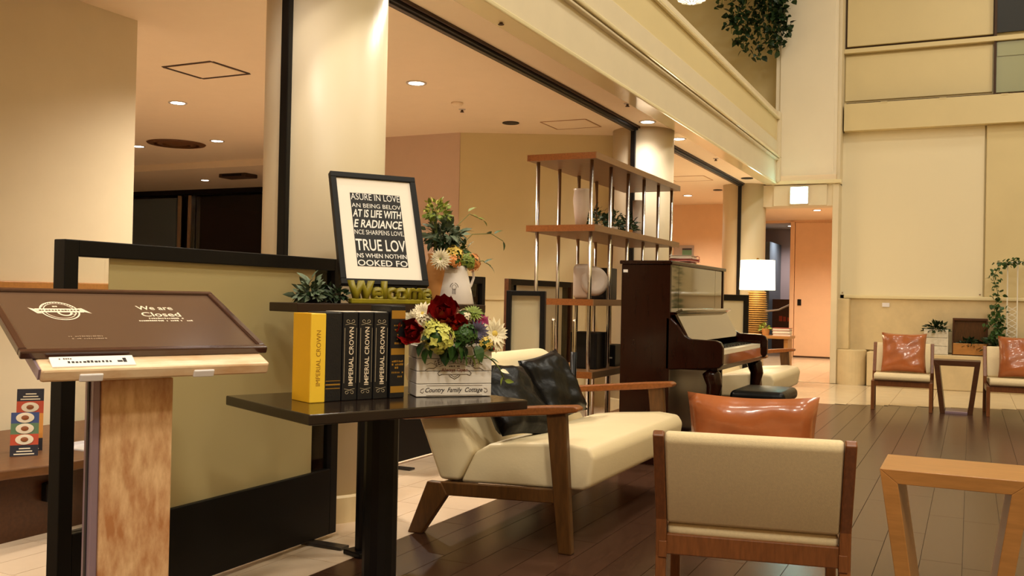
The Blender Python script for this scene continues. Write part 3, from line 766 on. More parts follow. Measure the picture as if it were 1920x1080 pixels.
def rose(p, nrm, R, material, lab):
    t = flower_root('rose', lab, p, nrm, 'silk roses in the flower box')
    k = ('r', material)
    if k not in PM: PM[k] = petal_me('petal', 1, 1.15, .75, material)
    for ring, (n, rr, tilt) in enumerate(((3, .35, 75), (4, .55, 58), (5, .8, 38), (6, 1.0, 14))):
        for i in range(n):
            o = bpy.data.objects.new('petal', PM[k]); COL.objects.link(o); o.parent = t
            a = 2*pi*i/n+ring*.6
            o.matrix_local = Matrix.Translation((0, 0, -R*.25)) @ Matrix.Rotation(a, 4, 'Z') @ Matrix.Rotation(radians(tilt), 4, 'X') @ Matrix.Scale(R*(rr if ring else .6), 4)
    return t
def daisy(p, nrm, R, n, material, cmat, lab, rings=2, wd=.32, group='silk daisies'):
    t = flower_root('daisy', lab, p, nrm, group)
    src = leafmesh(1, wd, .12); bm = bmesh.new()
    for r_ in range(rings):
        for i in range(n):
            add_mesh(bm, src, Matrix.Translation((0, 0, .02*R*r_)) @ Matrix.Rotation(2*pi*(i+.5*r_)/n, 4, 'Z') @ Matrix.Rotation(radians(8+16*r_+random.uniform(-6, 6)), 4, 'X') @ Matrix.Scale(R*(1-.2*r_), 4))
    src.free(); obj('petals', bm, material, t)
    obj('flower_center', lathe([(R*.22, 0), (R*.2, R*.1), (R*.1, R*.15), (0, R*.16)], 12), cmat, t, smooth=True)
    return t
def cluster(name, p, nrm, R, n, material, lab, seed, fl=.35, group=None):
    t = flower_root(name, lab, p, nrm, group); rnd = random.Random(seed); bm = bmesh.new(); src = leafmesh(1, .8, .2)
    for i in range(n):
        z = rnd.uniform(-.1, 1); a = rnd.uniform(0, 2*pi); r_ = math.sqrt(max(0, 1-z*z)); d = Vector((r_*cos(a), r_*sin(a), z))
        base = normal_frame(d).to_matrix().to_4x4()
        for q_ in range(4):
            add_mesh(bm, src, Matrix.Translation(d*R*rnd.uniform(.8, 1)) @ base @ Matrix.Rotation(q_*pi/2+i, 4, 'Z') @ Matrix.Rotation(.25, 4, 'X') @ Matrix.Scale(R*fl, 4))
    src.free()
    c = obj('florets', bm, material, t); c['kind'] = 'stuff'
    obj('core', lathe([(R*.3, -R*.2), (R*.75, 0), (R*.7, R*.4), (R*.3, R*.75), (0, R*.8)], 12), 'leaf', t, smooth=True)
    return t
def bp(x, y, z): return Bm @ Vector((x, y, z))
def tocam(p, dx=0, dz=.25): v = (CAMV-Vector(p)).normalized(); return v+rt*dx+Vector((0, 0, dz))
p = bp(.092, .0, .985); rose(p, tocam(p, -.1, .5), .066, 'rose', 'large dark red rose at the top of the flower box')
p = bp(.125, -.012, .945); rose(p, tocam(p, .35, .1), .052, 'rose_orange', 'bright red rose under the large dark red rose')
p = bp(-.018, -.005, .925); rose(p, tocam(p, -.3, .0), .056, 'rose', 'dark red rose beside the tall gold banded book')
p = bp(.03, .05, .985); daisy(p, tocam(p, -.4, .5), .05, 16, 'petal_cream', 'petal_yellow', 'cream daisy behind the left dark red rose of the flower box', 3, .4)
p = bp(-.005, .06, .96); daisy(p, tocam(p, -.8, .3), .045, 14, 'petal_cream', 'petal_yellow', 'cream daisy over the box corner by the books', 3, .4)
p = bp(.275, .0, .92); daisy(p, tocam(p, .6, .1), .06, 14, 'petal_cream', 'petal_yellow', 'white pointed daisy at the right end of the flower box', 2, .34)
p = bp(.287, .0, .885); daisy(p, tocam(p, .8, -.2), .036, 12, 'petal_cream', 'petal_yellow', 'small white daisy drooping below the pointed white daisy', 2, .4)
p = bp(.205, -.022, .925); daisy(p, tocam(p, .1, -.1), .046, 18, 'petal_slate', 'petal_slate', 'slate purple daisy in the flower box', 3, .26)
p = bp(.238, .02, .958); daisy(p, tocam(p, .3, .5), .034, 16, 'petal_magenta', 'petal_magenta', 'magenta daisy above the slate purple one', 3, .3)
p = bp(.065, -.03, .905); cluster('hydrangea', p, tocam(p, -.1, .2), .056, 44, 'petal_lime', 'lime yellow hydrangea below the red roses', 3)
p = bp(.04, -.03, .945); cluster('hydrangea', p, tocam(p, -.2, .5), .028, 16, 'petal_lime', 'small lime hydrangea sprig beside the large red rose', 4)
p = bp(.205, .03, .99); daisy(p, tocam(p, .2, 1.2), .042, 18, 'leaf_lime', 'leaf_lime', 'yellow green spider flower at the top right of the flower box', 3, .22)
p = bp(.17, .03, .975); cluster('hydrangea', p, tocam(p, .2, .6), .03, 18, 'petal_cream', 'cream blossom cluster behind the bright red rose', 5)
p = bp(.235, -.02, .885); cluster('hydrangea', p, tocam(p, .2, 0), .028, 16, 'petal_yellow', 'pale yellow blossom low at the right of the flower box', 6)
p = bp(.262, -.01, .868); cluster('hydrangea', p, tocam(p, .4, -.3), .014, 8, 'rose', 'tiny dark red blossom under the white pointed daisy', 9)
p = bp(.16, -.025, .915); cluster('fern_tuft', p, tocam(p, .0, .2), .045, 60, 'leaf', 'feathery green tuft between hydrangea and slate daisy', 8, .3)
leaf_me = {}
def leaf_obj(t, l, wd, p, d, roll, material, s=1):
    k = (l, wd, material)
    if k not in leaf_me:
        bm = leafmesh(l, wd, .35, 4); me = bpy.data.meshes.new('leaf'); bm.to_mesh(me); bm.free(); me.materials.append(MATS[material]); leaf_me[k] = me
    o = bpy.data.objects.new('leaf', leaf_me[k]); COL.objects.link(o); o.parent = t
    o.matrix_local = rmtx(p, d, roll, s); return o
lf = thing('leaf_sprig', 'glossy green leaves spilling over the front of the flower box', 'leaves', (o2[0], o2[1], 0), rzB)
rnd = random.Random(5)
for x, z, dx, dz in [(.02, .895, -.6, -.5), (.05, .885, -.5, -.7), (.08, .882, -.2, -.9), (.11, .885, .1, -.9), (.135, .89, .3, -.8), (.16, .88, .2, -.9), (.18, .885, .5, -.7), (.05, .91, -.6, .1), (.2, .88, .3, -.9), (.09, .875, -.4, -.8), (.125, .87, 0, -1), (.15, .865, .4, -.8), (.07, .93, .3, -.4), (.1, .865, -.3, -.9), (.17, .905, .8, .1), (.03, .875, -.5, -.8), (.145, .9, -.4, -.2)]:
    leaf_obj(lf, .058, .038, (x, -.03+rnd.uniform(-.012, .01), z), (dx, -.5, dz), rnd.uniform(-.6, .6), 'leaf' if rnd.random() < .6 else 'leaf_dark', rnd.uniform(.8, 1.15))
obj('stem', tube([(.03, -.012, .885), (.1, -.018, .89), (.19, -.014, .885), (.2, .03, .86)], .003, 6), 'stem', lf)
vn = thing('trailing_vine', 'thin trailing vine with pale leaves hanging off the flower box corner', 'vine', (o2[0], o2[1], 0), rzB)
vp = [(.2, -.02, .86), (.235, -.035, .845), (.262, -.04, .825), (.285, -.04, .80), (.305, -.035, .76)]
obj('stem', tube(vp, .0025, 6), 'stem', vn, smooth=True)
for i, (x, y, z) in enumerate([(.225, -.035, .85), (.25, -.04, .835), (.272, -.04, .815), (.287, -.04, .795), (.3, -.038, .77), (.306, -.035, .758)]):
    leaf_obj(vn, .034, .016, (x, y, z), (.6 if i % 2 else -.5, -.2, -.6+.5*(i % 2)), .3*i, ['leaf', 'leaf', 'leaf_sage', 'petal_cream', 'leaf_lime', 'leaf_lime'][i])
b2 = thing('trailing_vine', 'lime green ribbon leaves curling over the white box lettering', 'vine', (o2[0], o2[1], 0), rzB)
obj('stem', tube([(.13, -.025, .87), (.15, -.03, .845), (.19, -.02, .84), (.225, -.015, .86)], .003, 6), 'leaf_lime', b2, smooth=True)
for x, z, dx in ((.14, .86, -.3), (.16, .85, .4), (.185, .845, .6), (.2, .855, .5)): leaf_obj(b2, .045, .014, (x, -.022, z), (dx, -.2, -.8), .5, 'leaf_lime')

# ------------------------------------------------------------ high display table behind (picture, Welcome sign, pitcher)
oK = (-2.227, 2.816, 0); rzK = radians(90-17.8)
Km = Matrix.Translation(oK) @ Matrix.Rotation(rzK, 4, 'Z')
hc = thing('display_table', 'high narrow dark brown table carrying the framed print and the pitcher', 'table', oK, rzK)
obj('tabletop', box(0, .975, 0, .19, .978, 1.012), 'espresso', hc, bevel=.003)
obj('pole', lathe([(.03, .02), (.03, .978)], 16, (.40, .1, 0)), 'black_metal', hc, smooth=False)
obj('base', box(.345, .455, .045, .155, 0, .02), 'black_metal', hc, bevel=.004)
# framed print
pf = thing('framed_print', 'black framed black and white typographic print on the high brown table', 'framed print', (-2.241, 3.101, 1.088), radians(90-36.65))
TP = Matrix.Rotation(radians(-21.9), 4, 'X')
w_, h_ = .374, .503
for a in ((0, w_, 0, .024), (0, w_, h_-.024, h_), (0, .024, .024, h_-.024), (w_-.024, w_, .024, h_-.024)):
    obj('frame_bar', box(a[0], a[1], -.004, .026, a[2], a[3], mtx=TP), 'black_frame', pf, bevel=.002)
obj('mat_board', box(.024, w_-.024, .006, .012, .024, h_-.024, mtx=TP), 'mat_board', pf)
X0, X1, Z0, Z1 = .078, .296, .082, .412
obj('print_sheet', box(X0, X1, .0048, .006, Z0, Z1, mtx=TP), 'print_black', pf)
rows = [('ASURE IN LOVE', .90, 1.0, 0, .0), ('AN BEING BELOV', .795, .86, 0, 0), ('AT IS LIFE WITH', .66, .78, .25, .02), ('E RADIANCE', .515, .64, .3, .02),
        ('NCE SHARPENS LOVE,', .415, .495, 0, 0), ('TRUE LOV', .2, .375, 0, .012), ('NS WHEN NOTHIN', .11, .175, 0, .01), ('OOKED FO', .0, .09, 0, .012)]
for s_, a, b, shr, bo in rows:
    z0, z1 = Z0+(Z1-Z0)*a, Z0+(Z1-Z0)*b
    text('lettering', s_, 'print_white', pf, TP @ Matrix.Translation(((X0+X1)/2, .0042, (z0+z1)/2)) @ Matrix.Rotation(pi/2, 4, 'X'), w=X1-X0-.004, h=(z1-z0)*.9, shear=shr, bold=bo)
bm = bmesh.new()
tube([Vector((.09, .045, -.068)), TP @ Vector((.09, .037, .3))], .007, 6, bm); tube([Vector((.29, .045, -.068)), TP @ Vector((.29, .037, .3))], .007, 6, bm)
bx(bm, .06, .32, -.002, .05, -.012, -.002)
tube([Vector((.19, .12, -.074)), TP @ Vector((.19, .036, .28))], .006, 6, bm)
es = thing('small_easel', 'small black easel holding up the framed print', 'easel', (-2.241, 3.101, 1.088), radians(90-36.65))
obj('easel_frame', bm, 'black_frame', es)
# Welcome sign
ws = thing('welcome_sign', 'olive green cut out Welcome sign in front of the framed print', 'sign', Km @ Vector((.245, .015, 1.012)), rzK+radians(-4))
text('lettering', 'Welcome', 'welcome_green', ws, Matrix.Translation((.205, .028, .05)) @ Matrix.Rotation(pi/2, 4, 'X'), w=.4, h=.082, bold=.035, ext=.024)
obj('base_bar', box(.012, .405, .003, .03, 0, .02), 'welcome_green', ws, bevel=.004)
# plant at its left
pl = thing('small_plant', 'small bushy green plant at the left end of the high brown table', 'plant', Km @ Vector((.12, .09, 1.012)))
obj('pot', lathe([(.028, 0), (.034, .03), (.03, .032)], 16), 'black_metal', pl, smooth=False)
f_ = obj('foliage', bush(.062, 90, .045, 1.15, 3, -.4), 'leaf_sage', pl, loc=(0, 0, .025)); f_['kind'] = 'stuff'
f_ = obj('foliage', bush(.05, 60, .04, 1.0, 9, -.4), 'leaf_dark', pl, loc=(0, 0, .025)); f_['kind'] = 'stuff'
pl2 = thing('small_plant', 'dark leafy plant ball between the bushy plant and the Welcome sign', 'plant', Km @ Vector((.215, .065, 1.012)))
obj('pot', lathe([(.02, 0), (.024, .02)], 14), 'black_metal', pl2, smooth=False)
f_ = obj('foliage', bush(.045, 90, .032, 1.1, 13, -.5), 'leaf_dark', pl2, loc=(0, 0, .022)); f_['kind'] = 'stuff'
# pitcher
pp = Km @ Vector((.862, .085, 1.012))
pt = thing('pitcher', 'white enamel pitcher with a printed crest, holding flowers', 'pitcher', pp, rzK)
obj('body', lathe([(.085, 0), (.088, .005), (.07, .09), (.056, .15), (.055, .168), (.05, .17), (.05, .155), (.06, .09), (.0, .02)], 32), 'enamel', pt, smooth=True)
obj('handle', tube([(.05, 0, .16), (.08, 0, .172), (.112, 0, .155), (.118, 0, .12), (.102, 0, .085), (.066, 0, .045)], .006, 8), 'enamel', pt, smooth=True)
bm = bmesh.new()
dirc = (CAMV-pp); ang = atan2(dirc.y, dirc.x)-rzK
CM = Matrix.Rotation(ang, 4, 'Z') @ Matrix.Translation((.0735, 0, .075)) @ Matrix.Rotation(radians(-14), 4, 'Y') @ Matrix.Rotation(pi/2, 4, 'Z') @ Matrix.Rotation(pi/2, 4, 'X')
ringflat(bm, 0, 0, .018, .02, .0025, CM, a0=0, a1=pi); ringflat(bm, 0, .0, .01, .012, .002, CM)
for x in (-.006, 0, .006): bx(bm, x-.0012, x+.0012, -.03, -.006, 0, .0006, mtx=CM)
obj('crest', bm, 'ink_brown', pt)
def kp(x, y, z): return Km @ Vector((x, y, z))
p = kp(.735, .035, 1.205); daisy(p, tocam(p, -.25, .1), .05, 20, 'petal_cream', 'leaf_lime', 'large white gerbera leaning out of the pitcher', 3, .26)
p = kp(.84, .07, 1.225); cluster('carnation', p, tocam(p, 0, 1.2), .045, 26, 'petal_yellow', 'yellow blossom at the top of the pitcher bouquet', 21)
p = kp(.815, .045, 1.195); cluster('carnation', p, tocam(p, 0, .2), .036, 20, 'petal_orange', 'salmon orange blossom above the pitcher lip', 22)
p = kp(.89, .045, 1.2); cluster('hydrangea', p, tocam(p, .1, .5), .042, 34, 'leaf_lime', 'lime green hydrangea in the pitcher', 23)
p = kp(.96, .08, 1.2); cluster('carnation', p, tocam(p, .4, .2), .042, 24, 'petal_orange', 'orange blossom at the right of the pitcher bouquet', 24)
lv = thing('leaf_sprig', 'green trailing leaves at the right of the pitcher bouquet', 'leaves', oK, rzK)
obj('stem', tube([(.9, .09, 1.17), (.96, .08, 1.2), (1.02, .07, 1.21), (1.06, .06, 1.19)], .0022, 5), 'stem', lv)
obj('stem', tube([(.9, .1, 1.17), (.93, .11, 1.28), (1.0, .12, 1.33), (1.12, .12, 1.34), (1.2, .12, 1.31)], .0018, 5), 'stem', lv)
obj('stem', tube([(.9, .1, 1.17), (.9, .12, 1.36), (.98, .12, 1.42), (1.06, .12, 1.40)], .0018, 5), 'stem', lv)
for x, y, z, d in [(1.05, .06, 1.19, (.6, -.3, -.4)), (1.02, .06, 1.2, (.5, -.4, .6)), (.95, .1, 1.26, (.2, -.3, .9)), (.93, .1, 1.27, (-.2, -.2, .8)), (1.14, .12, 1.34, (.6, -.4, .6)), (1.12, .12, 1.34, (-.8, -.2, .3)), (1.2, .12, 1.31, (.5, 0, -.8)), (1.0, .12, 1.42, (.6, -.3, -.2)), (.97, .12, 1.43, (.5, -.3, .6)), (1.04, .12, 1.405, (.8, -.2, .1)), (1.06, .12, 1.40, (.9, 0, -.3))]:
    leaf_obj(lv, .045, .024, (x, y, z), d, .4, 'leaf' if z < 1.38 else 'leaf_lime')
# tall arrangement behind the print
jp = kp(.80, .135, 1.012)
jr = thing('flower_jar', 'tan jar of sage leaves and lime blossoms behind the framed print', 'flower jar', jp, rzK)
obj('jar', lathe([(.04, 0), (.05, .03), (.05, .15), (.035, .2), (.04, .22)], 20), 'terracotta', jr, smooth=True)
bm = bmesh.new()
for k in range(7): tube([(0, 0, .15), (.02*sin(k*2), .012*cos(k*2), .3), (.06*sin(k*2), .03*cos(k*2), .4)], .003, 5, bm)
obj('stems', bm, 'stem', jr)
for s_, mname, n, R, lc, l in ((31, 'leaf_sage', 120, .085, (.04, 0, .3), .05), (32, 'leaf_dark', 90, .075, (.03, 0, .27), .045), (33, 'leaf_lime', 110, .062, (.0, 0, .385), .03), (34, 'petal_lime', 50, .05, (-.01, 0, .41), .024), (35, 'leaf', 70, .06, (.08, 0, .24), .04)):
    f_ = obj('foliage', bush(R, n, l, 1.0, s_, -.8), mname, jr, loc=lc); f_['kind'] = 'stuff'

# ------------------------------------------------------------ sofas
def make_sofa(lab):
    X, Y = 1.85, 3.62; Ln = 1.43
    t = thing('sofa', lab, 'sofa', (-X, Y, 0))
    def P(pts): return [(a+X, b) for a, b in pts]
    for y0 in (.005, Ln-.045):
        obj('front_leg', prism(P([(-1.512, 0), (-1.453, 0), (-1.492, .58), (-1.578, .57)]), y0, y0+.04), 'wood_sofa', t, bevel=.006)
        obj('rear_leg', prism(P([(-2.235, 0), (-2.165, 0), (-2.04, .185), (-2.07, .235), (-2.14, .235)]), y0, y0+.04), 'wood_sofa', t, bevel=.005)
        obj('side_rail', prism(P([(-2.12, .178), (-1.485, .205), (-1.495, .262), (-2.12, .235)]), y0+.005, y0+.035), 'wood_sofa', t, bevel=.004)
        obj('arm', prism(P([(-2.275, .506), (-2.26, .497), (-1.55, .567), (-1.435, .585), (-1.43, .602), (-1.45, .612), (-1.6, .60), (-2.26, .53), (-2.28, .52)]), y0-.015, y0+.055), 'wood_orange', t, bevel=.008, seg=3)
    obj('front_rail', box(-1.56+X, -1.53+X, .04, Ln-.04, .2, .26), 'wood_sofa', t, bevel=.004)
    obj('back_rail', box(-2.08+X, -2.05+X, .04, Ln-.04, .18, .235), 'wood_sofa', t, bevel=.004)
    obj('seat_cushion', prism(P([(-2.0, .236), (-1.425, .258), (-1.395, .278), (-1.375, .40), (-1.40, .44), (-1.5, .45), (-1.75, .43), (-1.86, .415), (-1.93, .375)]), .048, Ln-.05), 'leatherette', t, bevel=.018, seg=3, smooth=True)
    obj('backrest', prism(P([(-2.10, .238), (-2.005, .242), (-1.935, .375), (-2.15, .735), (-2.20, .762), (-2.27, .757), (-2.31, .72)]), .046, Ln-.05), 'leatherette', t, bevel=.02, seg=3, smooth=True)
    return t
sf = make_sofa('cream leatherette sofa with wooden arms and two black cushions')
for y in (1.0,):
    pass
dup(sf, (-1.85-.087, 3.62+4.45, 0), 0, 'cream sofa with wooden arms beyond the piano bench, without cushions')
def cushion(loc, rx, rz, wd, ht, th, m, lab, seed, group, wr=.012, ry=0):
    t = tag(obj('cushion', pillow(wd, ht, th, seed, wr=wr), m, None, loc=loc, rot=(0, 0, 0), smooth=True), lab, 'cushion', group)
    t.matrix_world = Matrix.Translation(loc) @ Matrix.Rotation(rz, 4, 'Z') @ Matrix.Rotation(rx, 4, 'X') @ Matrix.Rotation(ry, 4, 'Y')
    return t
cushion((-1.875, 3.92, .585), radians(-36), radians(82), .40, .38, .12, 'black_leather', 'black glossy cushion slumped at the near end of the cream sofa', 4, 'black sofa cushions', .014, radians(6))
cushion((-1.96, 4.60, .59), radians(-29), radians(80), .40, .37, .12, 'black_leather', 'black glossy cushion upright towards the far end of the cream sofa', 8, 'black sofa cushions', .014, radians(-8))

# ------------------------------------------------------------ side chairs
def make_chair(lab):
    t = thing('side_chair', lab, 'chair')
    for s in (-1, 1):
        x0, x1 = (s*.295-.018, s*.295+.018)
        obj('rear_post', prism([(.005, 0), (.055, 0), (.085, .25), (.08, .37), (-.075, .67), (-.10, .675), (-.115, .66), (.025, .37), (.035, .25)], x0, x1, 'x'), 'wood_chair', t, bevel=.005)
        obj('front_leg', prism([(.475, 0), (.515, 0), (.515, .3), (.465, .3)], x0+s*(-.01), x1+s*(-.01), 'x'), 'wood_chair', t, bevel=.004)
        obj('side_rail', box(x0+.004-s*.006, x1-.004-s*.006, .03, .48, .245, .3), 'wood_chair', t, bevel=.003)
    obj('rear_rail', box(-.278, .278, .038, .072, .255, .322), 'wood_chair', t, bevel=.004)
    obj('front_rail', box(-.27, .27, .48, .51, .245, .3), 'wood_chair', t, bevel=.004)
    obj('seat', prism([(.045, .325), (.06, .31), (.50, .302), (.545, .315), (.55, .345), (.53, .375), (.4, .375), (.1, .362), (.045, .355)], -.275, .275, 'x'), 'linen', t, bevel=.014, seg=3, smooth=True)
    obj('backrest', prism([(.032, .358), (.09, .365), (.09, .385), (-.04, .65), (-.065, .672), (-.095, .668), (-.105, .645)], -.277, .277, 'x'), 'linen', t, bevel=.012, seg=3, smooth=True)
    return t
ch = make_chair('linen chair with brown wooden frame seen from behind beside the honey side table')
ch.scale = (.935, 1, .972); ch.location = (-.595, 2.955, 0); ch.rotation_euler = (0, 0, radians(11))
c1 = dup(ch, (-.625, 10.70, 0), pi+radians(2), 'linen chair with an orange leather cushion before the white planter box')
c2 = dup(ch, (.41, 10.72, 0), pi+radians(2), 'linen chair with an orange leather cushion before the ivy trellis')
cushion((-.62, 3.065, .57), radians(16), radians(11), .40, .40, .13, 'orange_leather', 'orange leather cushion on the chair seen from behind', 21, 'orange leather cushions')
cushion((-.61, 10.515, .565), radians(18), pi+radians(2), .43, .42, .14, 'orange_leather', 'orange leather cushion on the chair before the white planter box', 22, 'orange leather cushions')
cushion((.46, 10.535, .565), radians(18), pi+radians(2), .43, .42, .14, 'orange_leather', 'orange leather cushion on the chair before the ivy trellis', 25, 'orange leather cushions')

# ------------------------------------------------------------ side tables
def make_side(lab, wood, plate):
    t = thing('side_table', lab, 'side table')
    H, a, b, th, d = .48, .225, .155, .048, .18
    def ax(z): return b+(a-b)*z/H
    obj('top', prism([(-a, H), (a, H), (ax(H-th)-th*1.05, H-th), (-ax(H-th)+th*1.05, H-th)], -d, d), wood, t, bevel=.002)
    for s in (-1, 1):
        obj('leg', prism([(s*a, H), (s*(ax(H-th)-th*1.05), H-th), (s*(b-th), 0), (s*b, 0)], -d, d), wood, t, bevel=.002)
    obj('bottom_plate', box(-b+th, b-th, -d, d, 0.0, .022), plate, t, bevel=.002)
    return t
s1 = make_side('honey wooden side table with tapering legs beside the chair seen from behind', 'wood_honey', 'wood_dark')
s1.scale = (1.04, 1, 1); s1.location = (-.044, 3.735, 0)
s2 = make_side('dark wooden side table between the two cushioned chairs', 'wood_dark', 'lilac_metal')
s2.location = (-.115, 10.40, 0); s2.scale = (.93, .85, 1.08)

# ------------------------------------------------------------ shelving
sh = thing('shelving_unit', 'tall open shelving with brown shelves on thin steel rods', 'shelf', (-2.80, 6.03, 0))
for z in (2.04, 1.55, 1.045, .553, .08):
    s_ = obj('shelf_board', box(0, .507, 0, 2.05, z-.042, z), 'shelf_under', sh, bevel=.003)
    obj('edge_band', box(0, .507, -.008, 0, z-.043, z+.001), 'wood_orange', s_)
    obj('edge_band', box(.507, .513, -.008, 2.05, z-.043, z+.001), 'shelf_under', s_)
for x in (.055, .455):
    for k in range(6):
        obj('rod', tube([(x, .06+k*.385, 0), (x, .06+k*.385, 2.0)], .0135, 10), 'steel', sh, smooth=True)
def sp(x, y, z): return (-2.80+x, 6.03+y, z)
v = thing('vase', 'tall pinkish ceramic vase on the upper shelf', 'vase', sp(.30, .27, 1.55))
obj('body', lathe([(.035, 0), (.05, .1), (.06, .2), (.052, .26), (.058, .275), (.05, .275), (.045, .25)], 24), 'ceramic', v, smooth=True)
v = thing('vase', 'white cylinder vase at the far end of the upper shelf', 'vase', sp(.36, 1.35, 1.55))
obj('body', lathe([(.05, 0), (.05, .1), (.035, .13), (.042, .3), (.036, .3), (.03, .14)], 24), 'ceramic', v, smooth=True)
for k, (x, y, lab, mname) in enumerate(((.32, .52, 'small potted green plant beside the tall pinkish vase', 'ceramic'), (.33, .85, 'small potted green plant in a white pot on the upper shelf', 'enamel'), (.34, 1.17, 'small potted green plant in a brown pot on the upper shelf', 'terracotta'))):
    p_ = thing('potted_plant', lab, 'potted plant', sp(x, y, 1.55), 0)
    obj('pot', lathe([(.035, 0), (.042, .05), (.038, .052), (.03, .045)], 16), mname, p_, smooth=False)
    f_ = obj('foliage', bush(.085, 150, .04, 1.35, 40+k, -.3), 'leaf_dark', p_, loc=(0, 0, .055)); f_['kind'] = 'stuff'
v = thing('ring_vase', 'grey ceramic vase with a round dished face on the middle shelf', 'vase', sp(.31, .30, 1.045))
bm = box(-.065, .065, -.045, .045, 0, .25)
obj('body', bm, 'ceramic_grey', v, bevel=.035, seg=4, smooth=True)
bm = lathe([(.095, -.02), (.1, 0), (.085, .02), (.06, .012), (0, .004)], 28, ry=1.1); bm.transform(Matrix.Translation((.09, -.0, .13)) @ Matrix.Rotation(radians(70), 4, 'X') @ Matrix.Rotation(radians(35), 4, 'Y'))
obj('dish_face', bm, 'ceramic_grey', v, smooth=True)
def boxthing(name, lab, cat, loc, sz, m, extra=None):
    t = thing(name, lab, cat, loc)
    obj('body', box(-sz[0]/2, sz[0]/2, -sz[1]/2, sz[1]/2, 0, sz[2]), m, t, bevel=.006)
    obj('front_face', box(-sz[0]/2+.012, sz[0]/2-.012, -sz[1]/2-.004, -sz[1]/2, .012, sz[2]-.012), m, t, bevel=.003)
    if extra: obj('badge', box(.0, .05, -sz[1]/2-.006, -sz[1]/2-.004, .06, .07), 'silver_ink', t)
    return t
boxthing('speaker_box', 'tall black box next to the piano on the middle shelf', 'speaker', sp(.27, .88, 1.045), (.13, .16, .24), 'black_metal')
boxthing('speaker_box', 'low black box in front of the tall one on the middle shelf', 'speaker', sp(.33, .63, 1.045), (.12, .14, .12), 'black_metal')
boxthing('speaker_box', 'large black speaker box on the lower shelf', 'speaker', sp(.34, .36, .553), (.2, .2, .26), 'black_metal')
boxthing('speaker_box', 'small black player with a silver badge on the lower shelf', 'speaker', sp(.38, .72, .553), (.14, .2, .16), 'black_metal', True)
for x, lab in ((-2.475, 'slim chrome post standing behind the sofa'), (-2.325, 'slim chrome post standing close to the lower shelf corner')):
    t = thing('slim_post', lab, 'post', (x, 5.78, 0))
    obj('pole', tube([(0, 0, .02), (0, 0, .9), (0, 0, .915)], [.014, .014, .007], 12), 'chrome', t, smooth=True)
    obj('sleeve', tube([(0, 0, .03), (0, 0, .70)], .019, 12), 'black_metal', t, smooth=True)
    obj('foot', lathe([(.07, 0), (.07, .012), (.02, .025)], 20), 'black_metal', t, smooth=False)

# ------------------------------------------------------------ piano
pn = thing('upright_piano', 'glossy dark brown upright piano with open keyboard', 'piano', (-2.04, 5.87, 0))
PL = 1.46
for y0, y1 in ((0, .035), (PL-.035, PL)):
    obj('side_panel', box(0, .325, y0, y1, 0, 1.278), 'piano', pn, bevel=.004)
    obj('cheek', prism([(.3, .61), (.645, .635), (.665, .66), (.665, .765), (.65, .795), (.62, .805), (.46, .81), (.42, .83), (.37, .90), (.335, .935), (.3, .945)], y0, y1+(.01 if y0 == 0 else 0)), 'piano', pn, bevel=.006)
obj('lid', box(-.012, .338, -.01, PL+.01, 1.278, 1.302), 'piano', pn, bevel=.006)
obj('back', box(0, .03, .035, PL-.035, .05, 1.27), 'piano', pn)
for a, b in ((.036, .215), (.222, 1.20), (1.206, PL-.036)): obj('front_panel', box(.298, .318, a, b, .86, 1.276), 'piano_panel', pn, bevel=.001)
obj('knee_panel', box(.25, .27, .035, PL-.035, .12, .62), 'piano', pn)
obj('plinth', box(.03, .30, .035, PL-.035, 0, .12), 'piano', pn)
obj('toe_block', box(.3, .64, .0, .06, 0, .07), 'piano', pn, bevel=.01)
obj('toe_block', box(.3, .64, PL-.06, PL, 0, .07), 'piano', pn, bevel=.01)
obj('key_bed', box(.3, .625, .036, PL-.036, .615, .66), 'piano', pn, bevel=.003)
ks = obj('key_slip', box(.615, .64, .046, PL-.036, .645, .715), 'piano_panel', pn, bevel=.003)
bm = bmesh.new()
for k in range(52):
    y0 = .075+k*(PL-.15)/52; bx(bm, .47, .622, y0, y0+(PL-.15)/52-.0015, .70, .738)
obj('white_keys', bm, 'ivory', pn)
bm = bmesh.new()
for k in range(51):
    if k % 7 not in (1, 4):
        y0 = .075+(k+.68)*(PL-.15)/52; bx(bm, .47, .565, y0, y0+.012, .738, .75)
obj('black_keys', bm, 'ebony', pn)
for y in (.047, PL-.075): obj('key_block', box(.45, .62, y, y+.028, .66, .76), 'piano', pn, bevel=.003)
FT = Matrix.Translation((.445, 0, .785)) @ Matrix.Rotation(radians(-28), 4, 'Y')
fbd = obj('fallboard', box(-.008, .008, .05, PL-.045, 0, .20, mtx=FT), 'piano_panel', pn, bevel=.002)
obj('fallboard_lip', box(-.012, .05, .05, PL-.045, .20, .215, mtx=FT), 'piano_panel', fbd, bevel=.003)
obj('music_ledge', box(.3, .36, .05, PL-.045, .955, .975), 'piano', pn, bevel=.003)
obj('label_sticker', box(.012, .042, -.002, 0, 1.225, 1.243), 'print_white', pn)
for y in (.075, PL-.075):
    obj('cabriole_leg', tube([(.56, y, .615), (.585, y, .58), (.6, y, .52), (.585, y, .42), (.56, y, .28), (.55, y, .16), (.565, y, .09), (.58, y, .07)], [.045, .055, .048, .036, .028, .024, .028, .034], 12), 'piano', pn, smooth=True)
bn = thing('piano_bench', 'black padded piano bench with a side knob', 'bench', (-1.18, 6.2, 0))
obj('pad', box(-.17, .17, -.25, .25, .42, .50), 'black_leather', bn, bevel=.035, seg=4, smooth=True)
obj('apron', box(-.15, .15, -.23, .23, .35, .425), 'ebony', bn, bevel=.004)
bm = lathe([(.028, 0), (.028, .02), (.02, .026), (0, .026)], 20); bm.transform(Matrix.Translation((.04, -.232, .385)) @ Matrix.Rotation(pi/2, 4, 'X'))
obj('knob', bm, 'glossy_black', bn, smooth=False)
